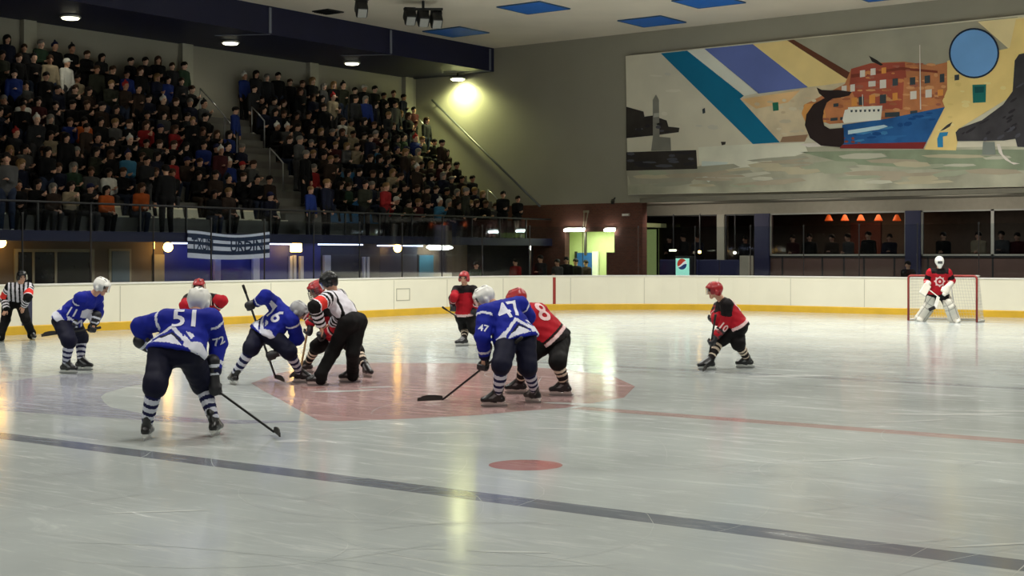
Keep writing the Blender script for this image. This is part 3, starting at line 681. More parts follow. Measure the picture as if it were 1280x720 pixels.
for k, (px, py) in enumerate(((88, 22.5), (288, 54), (440, 79.5), (572, 99))):
    p = on_y(px, py, 42.55) if k == 3 else onc(px, py, 8.6)
    t = thing('downlight', lbl[k], 'lamp', p, 'lamps under the bulkhead')
    mb = MB(); mb.lathe(p, [(.02, .10), (.26, .08), (.3, .03), (.3, 0), (.26, 0)], white, UP, 24); mb.build('ceiling_mount', t)
    mb = MB(); mb.lathe(p, [(.25, .0), (.23, -.035), (.15, -.05), (.02, -.055)], lampw if k < 3 else lampy, UP, 24); mb.build('diffuser', t)
    mb = MB(); mb.tube([p + UP * .1, V(p[0], p[1], 8.67)], .03, dark, 8); mb.build('hanging_stem', t)
    L_ = bpy.data.lights.new('lamp_light', 'SPOT'); L_.spot_size = 2.6 if k < 3 else 2.75; L_.spot_blend = .6; L_.energy = 35 if k < 3 else 620; L_.color = (1, .96, .78) if k < 3 else (.93, 1, .42); L_.shadow_soft_size = .2
    lo = bpy.data.objects.new('lamp_light', L_); lo.location = p + V(0, 0, -.1); COL.objects.link(lo)
    if k == 3: lo.rotation_euler = (.25, 0, 0)

# ---- goal
def goal():
    yg = 37.75; xl = on_y(1135.5, 400, yg)[0]; xr = on_y(1221, 400, yg)[0]; H_ = 1.22; rr = .03
    red = mat('goal_red', (140, 44, 38), .4, noise=.05); t = thing('goal', 'red framed ice hockey goal with white netting behind the goaltender', 'goal', ((xl + xr) / 2, yg, 0))
    mb = MB(); n = 6; arc = lambda cx, s: [V(cx + s * .08 * math.cos(a), yg, H_ - .08 + .08 * math.sin(a)) for a in np.linspace(0, math.pi / 2, n)]
    mb.tube([V(xl, yg, .002), V(xl, yg, H_ - .08)] + arc(xl + .08, -1)[1:] + arc(xr - .08, 1)[::-1] + [V(xr, yg, .002)], rr, red, 12); mb.build('front_frame', t)
    wm = mat('goal_white', (214, 212, 205), .5, noise=.04)
    mb = MB(); mb.tube([V(xl, yg, .03), V(xl + .05, yg + .7, .03), V(xl + .25, yg + 1.05, .03), V(xr - .25, yg + 1.05, .03), V(xr - .05, yg + .7, .03), V(xr, yg, .03)], .026, wm, 10)
    mb.tube([V(xl + .05, yg, H_), V(xl + .1, yg + .45, H_), V(xl + .3, yg + .55, H_), V(xr - .3, yg + .55, H_), V(xr - .1, yg + .45, H_), V(xr - .05, yg, H_)], .02, wm, 10)
    mb.tube([V((xl + xr) / 2, yg + .55, H_), V((xl + xr) / 2, yg + 1.05, .03)], .02, wm, 10); mb.build('base_frame', t)
    net = mat('net_cord', (200, 198, 188), .8, noise=0); mb = MB()
    lo_ = [V(xl, yg, .05), V(xl + .05, yg + .7, .05), V(xl + .25, yg + 1.05, .05), V(xr - .25, yg + 1.05, .05), V(xr - .05, yg + .7, .05), V(xr, yg, .05)]
    hi_ = [V(xl + .03, yg, H_), V(xl + .1, yg + .45, H_), V(xl + .3, yg + .55, H_), V(xr - .3, yg + .55, H_), V(xr - .1, yg + .45, H_), V(xr - .03, yg, H_)]
    def curve(P, s):
        L_ = [0.]
        for i in range(1, 6): L_.append(L_[-1] + np.linalg.norm(lo_[i] - lo_[i - 1]))
        s *= L_[-1]; i = min(max(int(np.searchsorted(L_, s)) - 1, 0), 4); return P[i] + (P[i + 1] - P[i]) * ((s - L_[i]) / (L_[i + 1] - L_[i]))
    M_, K_ = 46, 14; g = [[curve(lo_, i / M_) * (1 - j / K_) + curve(hi_, i / M_) * (j / K_) for j in range(K_ + 1)] for i in range(M_ + 1)]
    for i in range(M_ + 1): mb.tube(g[i], .0035, net, 4, False)
    for j in range(K_ + 1): mb.tube([g[i][j] for i in range(M_ + 1)], .0035, net, 4, False)
    for j in range(1, 8): mb.tube([V(xl + .06, yg + .065 * j, H_), V(xr - .06, yg + .065 * j, H_)], .0035, net, 4, False)
    mb.build('net', t)
goal()
# ---- painted mural on the end wall
def mural():
    y0 = YW - .1
    P = lambda px, py, k=0: tuple(on_y(px, py, y0 - .003 * k))
    c7 = lambda *q: [(900 + x / 3.1316, y / 3.1316) for x, y in q]
    c1 = lambda *q: [(780 + x / 3.6, 50 + y / 3.6) for x, y in q]
    c2 = lambda *q: [(990 + x / 3.79, 60 + y / 3.79) for x, y in q]
    def pm(n, rgb, ns=.12, sc=.9): return mat('mural_' + n, tuple(min(250, c * 1.14) for c in rgb), .75, noise=ns, scale=sc)
    mb = MB()
    frame = [(782, 70), (1010, 46.5), (1420, 4), (1420, 230.5), (785, 243.5)]
    f = [np.array(P(*q)) for q in frame]; bk = [q + V(0, .099, 0) for q in f]; n = len(f)
    mb.poly(f, pm('ground', (196, 190, 172), .06)); mb.add(f + bk, [(i, (i + 1) % n, n + (i + 1) % n, n + i) for i in range(n)], pm('edge', (120, 116, 104), .05))
    def put(pts, m, k): mb.poly([P(x, y, k) for x, y in pts], m)
    # water and shore
    put([(785, 216), (830, 212), (872, 208), (935, 196), (975, 180), (1100, 186), (1420, 180), (1420, 230), (785, 243)], pm('water', (160, 158, 140), .28, .8), 1)
    put([(1000, 190), (1150, 187), (1280, 187), (1420, 186), (1420, 214), (1180, 212), (1060, 205)], pm('water_green', (128, 138, 116), .25, .9), 2)
    put([(873, 184), (940, 180), (975, 180), (1005, 178), (1010, 190), (960, 206), (905, 212), (874, 205)], pm('foam', (202, 200, 184), .12, .9), 2)
    # broad stripes
    teal = pm('teal', (22, 104, 138), .06); put([(826, 66.7), (859, 63.3), (930, 119.5), (925, 123.5), (975, 178), (941, 180)], teal, 3)
    put([(859, 63.3), (880.5, 61), (948, 116), (930, 120)], pm('white', (206, 206, 196), .05), 3)
    put([(880.5, 61), (941, 55.2), (1010, 109), (948, 117)], pm('periwinkle', (94, 108, 168), .07), 3)
    put([(941, 55.2), (984, 50.5), (1062, 95), (1060, 103), (1010, 109)], pm('cream', (216, 192, 134), .07), 3)
    put([(984, 50.5), (992, 49.5), (1068, 94), (1058, 98.5)], pm('brown', (92, 56, 42), .08), 4)
    put([(992, 49.5), (1272, 21), (1266, 66), (1187, 77), (1165, 84), (1130, 78), (1088, 80), (1064, 86), (1066, 93)], pm('sky', (150, 146, 130), .1), 3)
    put([(925, 123), (1010, 109.5), (1062, 102), (1030, 130), (1010, 172), (975, 178)], pm('pale_house', (196, 180, 152), .18, 1.2), 4)
    put([(927, 124), (1000, 113), (985, 128), (945, 136)], pm('peach', (208, 172, 126), .14), 5)
    put([(978, 171), (1010, 168), (1006, 177), (975, 178)], pm('shade_brown', (140, 112, 90), .1), 5)
    put(c7((205, 402), (228, 400), (230, 432), (208, 435)), pm('green_window', (40, 104, 84), .05), 6)
    # row of houses
    hs = pm('orange_house', (178, 116, 78), .2, 1.6)
    put([(1002, 142), (1005, 131), (1056, 105), (1064, 86), (1088, 79), (1130, 77), (1165, 82), (1187, 77), (1184, 135), (1110, 150), (1037, 155)], hs, 5)
    put([(1064, 86), (1088, 79.5), (1131, 78), (1133, 97), (1062, 105)], pm('red_house', (150, 74, 60), .12), 6)
    put([(1061, 105), (1130, 97), (1128, 137), (1092, 136), (1072, 130)], pm('brick_house', (164, 84, 66), .14), 6)
    put([(1002, 142), (1006, 130), (1030, 128), (1033, 152), (1010, 160)], pm('amber_house', (206, 146, 84), .14), 6)
    put(c2((280, 125), (520, 90), (690, 108), (690, 118), (515, 104), (280, 142)), pm('roofline', (118, 58, 46), .1), 7)
    wl = pm('pane_light', (206, 198, 190), .06); wd = pm('pane_dark', (58, 66, 72), .1); wo = pm('pane_amber', (206, 140, 72), .08)
    for x, y, w, h, m in ((322, 105, 24, 32, wl), (372, 96, 24, 32, wl), (424, 92, 22, 28, wo), (235, 178, 24, 28, wl), (276, 172, 22, 34, wl), (362, 156, 34, 26, wl), (416, 150, 30, 40, wl), (476, 144, 26, 34, wd), (558, 138, 26, 36, wd), (628, 130, 26, 36, wd), (700, 122, 22, 40, wd), (770, 126, 22, 26, wd),
                          (560, 204, 30, 38, wl), (632, 196, 30, 38, wl), (282, 234, 26, 40, wo), (316, 230, 24, 40, wd), (366, 222, 28, 40, wo), (416, 220, 30, 42, wd), (476, 212, 24, 36, wo), (690, 196, 26, 30, wo), (196, 262, 24, 16, wd), (182, 330, 34, 14, wd), (228, 326, 26, 14, wd), (440, 304, 70, 22, wd), (560, 296, 34, 16, wd)):
        put(c2((x, y + 2), (x + w, y - 1), (x + w, y + h - 1), (x, y + h + 2)), m, 8)
    put([(1184, 76), (1262, 60), (1270, 24), (1282, 23), (1282, 66), (1268, 118), (1200, 160), (1195, 188), (1155, 187), (1181, 134), (1178, 126), (1184, 112)], pm('yellow_house', (216, 190, 126), .09), 6)
    put([(1222, 27), (1282, 21), (1282, 60), (1262, 62)], pm('yellow_far', (214, 196, 150), .1), 5)
    put(c7((988, 332), (1042, 330), (1040, 400), (990, 403)), pm('sea_window', (34, 104, 100), .08), 7); put(c7((996, 340), (1034, 338), (1032, 362), (998, 364)), pm('sea_window_dark', (24, 76, 80), .08), 8)
    # boat
    put([(1053, 156), (1108, 148.5), (1181, 133.8), (1158, 178), (1154, 185.5), (1050, 184)], pm('hull', (40, 86, 140), .2, 1.6), 9)
    put([(1050, 181), (1080, 179.5), (1158, 177.5), (1154, 186), (1050, 185.5)], pm('hull_red', (120, 44, 44), .1), 10)
    put([(1060, 163), (1105, 156), (1110, 158), (1098, 162), (1060, 168)], pm('hull_spray', (170, 196, 206), .1), 11)
    put([(1053, 150), (1056, 137.5), (1060, 136.5), (1060, 134), (1103, 132), (1101, 150), (1055, 154)], pm('cabin', (216, 214, 204), .06), 10)
    for k in range(7): x = 1063 + k * 5.6; put([(x, 137.5 - .15 * k), (x + 3, 137.3 - .15 * k), (x + 2.6, 140.2 - .15 * k), (x + .5, 140.4 - .15 * k)], wd, 11)
    put([(1149.2, 56), (1150.2, 56), (1151.4, 137), (1150, 137)], wl, 11); put([(1077.5, 118), (1078.5, 118), (1079, 133), (1078, 133)], wl, 11)
    # whale tail
    put(c7((378, 342), (398, 352), (430, 354), (462, 352), (516, 360), (505, 374), (470, 382), (440, 386), (418, 402), (406, 432), (402, 465), (408, 492), (430, 505), (484, 500), (486, 560), (470, 576), (395, 570), (352, 540), (332, 490), (338, 448), (366, 408), (410, 384), (388, 366)), pm('whale', (46, 36, 36), .15), 12)
    put([(1000, 180), (1022, 178), (1030, 183), (1010, 184)], wl, 11)
    # dark boot
    put(c2((775, 400), (790, 382), (900, 342), (1000, 268), (1045, 205), (1055, 60), (1075, 30), (1110, 22), (1110, 470), (1068, 468), (1058, 430), (1005, 438), (900, 440), (782, 441)), pm('boot', (60, 58, 62), .25, 1.4), 9)
    put(c2((905, 445), (960, 445), (965, 505), (900, 505)), pm('grey_shade', (120, 126, 120), .1), 8)
    put(c2((970, 455), (985, 455), (1000, 505), (1040, 540), (1080, 548), (1050, 552), (1010, 530), (980, 495)), wl, 9)
    put(c2((760, 350), (748, 372), (720, 388), (700, 395), (735, 364)), pm('bird_dark', (60, 56, 56), .1), 8)
    put(c2((700, 400), (740, 398), (735, 415), (715, 420), (716, 470), (690, 470), (688, 430)), pm('bird_blue', (46, 120, 166), .1), 8)
    br = np.random.default_rng(3)
    def inside(p, pg):
        c = False
        for i in range(len(pg)):
            (x0, y0_), (x1, y1_) = pg[i - 1], pg[i]
            if (y0_ > p[1]) != (y1_ > p[1]) and p[0] < (x1 - x0) * (p[1] - y0_) / (y1_ - y0_) + x0: c = not c
        return c
    def strokes(pg, n, w, h, tones, k, slope=0.):
        xs = [q[0] for q in pg]; ys = [q[1] for q in pg]
        for _ in range(n):
            x, y = br.uniform(min(xs), max(xs)), br.uniform(min(ys), max(ys)); a_, b_ = w * br.uniform(.4, 1.3), h * br.uniform(.4, 1.2); s = slope + br.uniform(-.06, .06)
            q = [(x - a_, y - b_ * .3 - s * a_), (x - a_ * .3, y - b_ - s * a_ * .3), (x + a_ * .8, y - b_ * .7 + s * a_), (x + a_, y + b_ * .4 + s * a_), (x + a_ * .2, y + b_), (x - a_ * .8, y + b_ * .6 - s * a_)]
            if all(inside(c, pg) for c in q): put(q, tones[br.integers(len(tones))], k + .9 * _ / n)
    wt = [pm('stroke_' + n, c, .1) for n, c in (('pale', (174, 172, 156)), ('grey', (148, 147, 132)), ('brown', (156, 146, 128)), ('green', (148, 152, 132)), ('sand', (170, 162, 138)))]
    strokes([(790, 214), (935, 197), (985, 184), (1280, 190), (1280, 228), (790, 238)], 90, 34, 3.4, wt, 3, -.03)
    ht = [pm('stroke_' + n, c, .1) for n, c in (('rust', (160, 96, 68)), ('ochre', (190, 126, 80)), ('rose', (156, 94, 78)), ('peach', (194, 142, 100)))]
    strokes([(1003, 142), (1064, 88), (1130, 79), (1186, 78), (1183, 133), (1106, 149), (1040, 154)], 170, 5, 2.4, ht, 7)
    bt = [pm('stroke_' + n, c, .1) for n, c in (('deep', (28, 70, 124)), ('light', (62, 118, 166)), ('mid', (46, 98, 154)), ('rustred', (120, 62, 50)))]
    strokes([(1054, 158), (1108, 150), (1178, 136), (1156, 176), (1052, 180)], 70, 9, 2.4, bt[:3], 10, -.08); strokes([(1052, 172), (1082, 170), (1088, 180), (1052, 183)], 14, 4, 1.6, bt[3:], 11)
    kt = [pm('stroke_' + n, c, .1) for n, c in (('slate', (74, 74, 82)), ('coal', (44, 42, 46)))]
    strokes([(1200, 160), (1230, 150), (1262, 120), (1274, 70), (1282, 68), (1282, 180), (1200, 175)], 60, 5, 2.2, kt, 10, -.5); strokes([(783, 134), (845, 160), (843, 165), (783, 172)], 20, 5, 2., kt, 5); strokes([(783, 190), (868, 188), (870, 210), (783, 212)], 24, 9, 2., kt, 5)
    yt = [pm('stroke_' + n, c, .06) for n, c in (('straw', (222, 200, 142)), ('buff', (210, 184, 120)))]
    strokes([(1190, 80), (1262, 68), (1262, 115), (1200, 155), (1160, 184)], 36, 6, 2.4, yt, 7); gt = [pm('stroke_' + n, c, .06) for n, c in (('stone', (188, 176, 154)), ('clay', (192, 172, 142)), ('chalk', (202, 190, 168)))]
    strokes([(930, 128), (1005, 116), (1040, 108), (1010, 165), (978, 174)], 50, 6, 2.2, gt, 5); strokes([(790, 72), (830, 70), (930, 176), (880, 182), (790, 190)], 20, 9, 3., [pm('stroke_haze', (204, 198, 182), .05), pm('stroke_mist', (188, 184, 170), .05)], 2)
    # plain blue disc
    cx, cy, r = 1217.5, 66.5, 31.5
    for q, m, k in ((r, pm('disc_edge', (34, 44, 66), .05), 12), (r - 2.2, pm('disc_blue', (104, 150, 204), .06), 13)):
        put([(cx + q * math.cos(a), cy + q * math.sin(a)) for a in np.linspace(0, 2 * math.pi, 40, endpoint=False)], m, k)
    # rocks, tower and quay at the left
    rk = pm('rock', (50, 46, 44), .25, 1.5)
    put(c1((10, 300), (88, 322), (92, 345), (128, 340), (192, 362), (200, 390), (250, 395), (246, 415), (130, 430), (10, 442)), rk, 4)
    put(c1((10, 505), (325, 495), (330, 580), (10, 588)), rk, 4)
    tw = pm('tower', (122, 120, 112), .15)
    put(c1((129, 270), (144, 245), (157, 270), (160, 436), (209, 440), (212, 497), (122, 499), (130, 436)), tw, 5); put(c1((133, 330), (158, 328), (158, 345), (133, 348)), pm('tower_light', (160, 158, 148), .05), 6)
    put(c1((10, 588), (330, 580), (345, 600), (300, 640), (30, 650)), pm('quay_water', (150, 146, 132), .12), 3)
    put(c1((350, 545), (470, 550), (410, 620), (380, 640), (345, 610)), pm('pale_water', (188, 196, 190), .08), 3)
    put(c1((352, 312), (364, 305), (366, 328), (354, 332)), wd, 4); put(c1((436, 458), (458, 458), (456, 470), (440, 474)), rk, 4)
    put([(1086, 69.5), (1096, 75), (1104, 81), (1101, 82), (1090, 77)], rk, 8)
    tag(mb.build('mural'), 'large painted harbour mural with boat, whale tail and houses on the end wall', 'mural')
mural()

# ================================================================== PEOPLE
skin = mat('skin', (196, 150, 124), .55, noise=.06, scale=14); eyem = mat('eye_dark', (44, 34, 30), .4, noise=0); lip = mat('lip', (158, 92, 84), .5, noise=0)
def head_prims(c, u, f, nb):
    r = unit(np.cross(f, u))
    return [cap(c - f * .02 + u * .012, c + f * .022 + u * .012, .093, .088, r, .92, 1.1), cap(c + f * .03 - u * .035, c + f * .06 - u * .092, .06, .034, r, 1.05, 1.), cap(c + f * .095 - u * .012, c + f * .117 - u * .04, .010, .017, k=.012),
            cap(c + r * .084 - u * .02, c + r * .088 - u * .045, .017, .013, k=.01), cap(c - r * .084 - u * .02, c - r * .088 - u * .045, .017, .013, k=.01), cap(nb, c - f * .022 - u * .05, .062, .056)]
def face_pick(c, u, f, start=0):
    r = unit(np.cross(f, u))
    def g(C):
        q = C - c; o = np.zeros(len(C), int) + start; fx = q @ f
        for s in (1, -1): o[(np.linalg.norm(np.stack([(q @ r) - s * .034, ((q @ u) - .004) * 1.5], 1), axis=1) < .016) & (fx > .05)] = start + 1
        o[(abs(q @ r) < .026) & (abs((q @ u) + .072) < .008) & (fx > .06)] = start + 2
        return o
    return g
def hand_prims(w, dirn, s, curl=.35, R=.0095, S=1.):
    """bare hand: palm, four unequal bent fingers, thumb from the side; s = across the knuckles, thumb on +s side"""
    d = unit(dirn); s = unit(s - d * (s @ d)); n = np.cross(d, s); P = [cap(w, w + d * .085 * S, .030 * S, .036 * S, s, 1.15, .55, k=.012)]
    for k, L in enumerate((.072, .08, .074, .058)):
        b = w + d * .088 * S + s * (.030 - .020 * k) * S; a = d; q = b
        for j in range(3):
            ang = curl * (j + .6); dd = d * math.cos(ang) + n * math.sin(ang); e = q + dd * L * (.45, .32, .25)[j] * S; P.append(cap(q, e, R * S * (1.05 - .1 * j), R * S * (.95 - .1 * j), k=.004)); q = e
    b = w + d * .03 * S + s * .03 * S; q = b
    for j, L in enumerate((.038, .03, .025)):
        dd = unit(d * (.75 + .2 * j) + s * (.75 - .3 * j) + n * .25 * j); e = q + dd * L * S; P.append(cap(q, e, R * 1.15 * S, R * S, k=.005)); q = e
    return P
def glove_prims(w, h, axis):
    """padded glove closed round a shaft along axis through h"""
    p = unit(h - w); s = unit(axis - p * (axis @ p)) if np.linalg.norm(axis - p * (axis @ p)) > .2 else unit(np.cross(p, V(.3, .5, .8))); n = np.cross(s, p)
    c = h; r = .042
    P = [cap(w - p * .11, w - p * .01, .074, .062), cap(w, c - n * .035 - p * .015, .05, .05, s, 1.1, .8), cap(c - n * .04 - p * .02, c - n * .045 + p * .02, .042, .04, s, 1.25, .75)]
    for k, (o, R) in enumerate(((.045, .0185), (.016, .0195), (-.013, .019), (-.041, .017))):
        q = None
        for th in (15, 75, 135, 190):
            a = math.radians(th); e = c + s * o + (-n * math.cos(a) + p * math.sin(a)) * r * (1 - .05 * k)
            if q is not None: P.append(cap(q, e, R, R * .95, k=.006))
            q = e
    q = None
    for th, o in ((-20, .05), (-75, .052), (-130, .04)):
        a = math.radians(th); e = c + s * o + (-n * math.cos(a) + p * math.sin(a)) * r
        if q is not None: P.append(cap(q, e, .019, .017, k=.008))
        q = e
    return P

def dist(a, b): return float(np.linalg.norm(a - b))
def mid_joint(a, c, px, py, d0, L1, L2, prefer=0.):
    """joint seen at a picture point, as deep as its two bone lengths ask"""
    best = None
    for off in np.arange(-.45, .451, .01):
        p = at(px, py, d0 + off); e = (dist(a, p) - L1) ** 2 + (dist(p, c) - L2) ** 2 + .004 * (off - prefer) ** 2
        if best is None or e < best[0]: best = (e, p)
    return best[1]
class Pose: pass
def pose(name, feet, pelvis, neck, head, knees, elbows, wrists, hands, face, body, shoulders=None, toes=(0, 0), S=1., kp=(0, 0), ep=(0, 0), hipw=.115, shw=.19, up=None, torso=None, show=True):
    """joints of a figure from what the picture shows. feet: picture points of the blades on the ice (left, right of the figure);
    others (px, py, depth offset in m from the feet); face and body: headings in degrees"""
    J = Pose(); J.S = S; J.name = name
    J.ground = [on_ice(*f) for f in feet]; d = np.mean([g @ FW for g in J.ground]); J.d0 = d; J.root = (J.ground[0] + J.ground[1]) / 2
    J.toe = [heading(t) for t in toes]; J.ankle = [g + UP * .135 for g in J.ground]
    P = lambda q: at(q[0], q[1], d + q[2])
    J.pelvis, J.neck, J.head = P(pelvis), P(neck), P(head)
    J.face = unit(heading(face[0]) + UP * math.tan(math.radians(face[1]))); J.body = heading(body)
    ax = unit(J.neck - J.pelvis); J.axis = ax
    lat = unit(np.cross(J.body, UP)); J.lat = lat      # towards the figure's right
    J.fwd = unit(np.cross(ax, lat)) * -1.; J.fwd = J.fwd if J.fwd @ (J.body - UP * .5) > 0 else -J.fwd
    J.hip = [J.pelvis - lat * hipw * S, J.pelvis + lat * hipw * S]
    if shoulders is None: J.sh = [J.neck - ax * .055 - lat * shw * S, J.neck - ax * .055 + lat * shw * S]
    else: J.sh = [P(q) for q in shoulders]
    J.wrist = [P(q) for q in wrists]; J.hand = [P(q) for q in hands]
    J.knee = [mid_joint(J.hip[i], J.ankle[i], *knees[i], d, .45 * S, .43 * S, kp[i]) for i in (0, 1)]
    J.elbow = [mid_joint(J.sh[i], J.wrist[i], *elbows[i], d, .31 * S, .27 * S, ep[i]) for i in (0, 1)]
    J.hup = unit(UP - J.face * (UP @ J.face)) if up is None else unit(np.asarray(up) - J.face * (np.asarray(up) @ J.face))
    if show: print('POSE %-9s d=%.1f torso %.2f thigh %.2f %.2f shin %.2f %.2f uarm %.2f %.2f farm %.2f %.2f hand %.2f %.2f neck-head %.2f hipz %.2f' % (name, d, dist(J.neck, J.pelvis), *[dist(J.hip[i], J.knee[i]) for i in (0, 1)], *[dist(J.knee[i], J.ankle[i]) for i in (0, 1)], *[dist(J.sh[i], J.elbow[i]) for i in (0, 1)], *[dist(J.elbow[i], J.wrist[i]) for i in (0, 1)], *[dist(J.wrist[i], J.hand[i]) for i in (0, 1)], dist(J.neck, J.head), J.pelvis[2]))
    return J

def body_mesh(J, root, h, bare=False, across=None, hd=True):
    P = head_prims(J.head, J.hup, J.face, J.neck - J.axis * .03) if hd else []
    P += [cap(J.pelvis, J.neck - J.axis * .1, .11, .13, J.lat, 1.25, .85), cap(J.sh[0], J.sh[1], .06)]
    for i in (0, 1):
        P += [cap(J.hip[i], J.knee[i], .078, .055), cap(J.knee[i], J.ankle[i], .052, .038), cap(J.ankle[i], J.ankle[i] + J.toe[i] * .1 - UP * .04, .035, .03), cap(J.sh[i], J.elbow[i], .05, .04), cap(J.elbow[i], J.wrist[i], .038, .028)]
        if bare: P += hand_prims(J.wrist[i], J.hand[i] - J.wrist[i], across[i] if across else J.lat * (1 if i == 0 else -1), .25)
        else: P += [cap(J.wrist[i], J.hand[i], .03, .03, k=.01)]
    return organic('body', blob(P, h, .02), [skin, eyem, lip], root, face_pick(J.head, J.hup, J.face))

def zig(s, n=3.2): x = (s * n) % 1.; return abs(x - .5) * 2
def jersey(J, root, h, style, mats, tuck=False, HEM=-.03):
    ax, lat, S = J.axis, J.lat, J.S
    L = dist(J.neck, J.pelvis); hem = J.pelvis - ax * .045
    hn = unit(ax * .75 + UP * .45); hp = J.pelvis + ax * HEM + J.body * .02
    if tuck: P = [cap(J.pelvis, J.pelvis + ax * L * .45, .125 * S, .15 * S, lat, 1.25, .9), cap(J.pelvis + ax * L * .4, J.neck - ax * .12, .15 * S, .15 * S, lat, 1.22, .92)]
    else: P = [cap(J.pelvis - ax * .02, J.pelvis + ax * L * .45, .195 * S, .172 * S, lat, 1.4, .98), cap(J.hip[0], J.hip[1], .165 * S), cap(J.pelvis + ax * L * .4, J.neck - ax * .12, .17 * S, .16 * S, lat, 1.25, .92)]
    P += [cap(hp, hp - hn, .01, op='cut'), cap(J.sh[0] + (J.sh[1] - J.sh[0]) * .1, J.sh[1] - (J.sh[1] - J.sh[0]) * .1, .105 * S), cap(J.neck - ax * .1, J.neck - ax * .0, .10, .072)]
    for i in (0, 1):
        P += [cap(J.sh[i], J.elbow[i], .104 * S, .088 * S), cap(J.elbow[i], J.wrist[i] + (J.elbow[i] - J.wrist[i]) * .06, .086 * S, .07 * S)]
    vf = blob(P, h, .035, .0045, .13)
    def prm(C):
        """torso height, sideways, front side, nearest arm with its parameter"""
        q = C - J.pelvis; t = q @ ax; s = q @ lat; fr = q @ J.fwd
        arm = np.full(len(C), -1); ta = np.zeros(len(C)); rt = np.linalg.norm(q - np.outer(np.clip(t, 0, L), ax), axis=1); best = np.maximum(rt - .2 * S, -.02)
        for i in (0, 1):
            for (a, b, o, r) in ((J.sh[i], J.elbow[i], 0, .10), (J.elbow[i], J.wrist[i], 1, .08)):
                ab = b - a; k = np.clip(((C - a) @ ab) / (ab @ ab), 0, 1); dd = np.linalg.norm(C - a - np.outer(k, ab), axis=1) - r * S
                m = dd < best - (.03 if o == 0 else .0); best = np.where(m, dd, best); arm = np.where(m, i, arm); ta = np.where(m, o + k, ta)
        return t, s, fr, arm, ta
    o = organic('jersey', vf, mats, root, lambda C: style(J, L, *prm(C)))
    return o, vf
def st_blue(J, L, t, s, fr, arm, ta):
    """0 blue, 1 white, 2 navy: white peaks above the hem"""
    o = np.zeros(len(t), int); tor = arm < 0
    u = s + .04
    peak = .20 - .8 * np.abs(u); peak2 = .125 - .7 * np.abs(u - .02)
    w = (t < peak) & (t > peak - .05)
    jag = .045 + .05 * zig(u, 6.5)
    w |= (t < jag) & (t > -.03) & (t < peak - .1 + .25 * (np.abs(u) > .17))
    w |= (np.abs(u - .19) < .03 + .25 * (t - .06)) & (t > .02) & (t < .15) & (zig(u + t, 9.) > .35)
    o[tor & w] = 1
    o[tor & (t > peak2 - .045) & (t < peak2 - .01) & (t > .02)] = 2
    a = arm >= 0
    o[a & (ta > 1.62) & (ta < 1.74)] = 1; o[a & (ta > .10) & (ta < .2)] = 1; o[a & (ta > 1.86)] = 2
    return o
def st_red(J, L, t, s, fr, arm, ta):
    """0 red, 1 white, 2 black: black yoke and hem"""
    o = np.zeros(len(t), int); tor = arm < 0
    o[tor & (t < .06)] = 2; o[tor & (t > .02) & (t < .065)] = 1; o[tor & (t < -.09)] = 0
    o[tor & (t > L - .09)] = 2
    a = arm >= 0
    o[a & (ta < .55)] = 2; o[a & (ta > 1.5) & (ta < 1.62)] = 2; o[a & (ta > 1.62) & (ta < 1.72)] = 1
    return o
def st_red_back(J, L, t, s, fr, arm, ta):
    o = st_red(J, L, t, s, fr, arm, ta); tor = arm < 0
    o[tor & (t > L - .09)] = 0; o[(arm >= 0) & (ta < .55)] = 0; o[tor & (t < -.06)] = 2
    o[tor & (t >= .07) & (t < .10)] = 2
    return o
def st_goalie(J, L, t, s, fr, arm, ta):
    o = np.zeros(len(t), int); tor = arm < 0
    o[tor & (t > L - .06)] = 2; o[(arm >= 0) & (ta < .35)] = 0; o[(arm >= 0) & (ta > .35) & (ta < .8)] = 2; o[(arm >= 0) & (ta > 1.4) & (ta < 1.5)] = 1
    return o
def st_ref(J, L, t, s, fr, arm, ta):
    """0 black, 1 white, 2 red arm band"""
    tor = arm < 0; o = np.zeros(len(t), int); o[tor & (((s + 10.) / .085) % 1. > .42)] = 1
    a = arm >= 0; o[a & (((ta * .3) / .075) % 1. > .5)] = 1; o[a & (ta > .45) & (ta < .92)] = 2
    return o
def st_ref_main(J, L, t, s, fr, arm, ta):
    o = st_ref(J, L, t, s, fr, arm, ta); tor = arm < 0
    o[tor] = 1; o[tor & (np.abs(s - .06) < .016)] = 0; o[tor & (np.abs(s - .11) < .012)] = 0; o[tor & (np.abs(s - .16) < .014)] = 0; o[tor & (np.abs(s + .2) < .016)] = 0
    return o

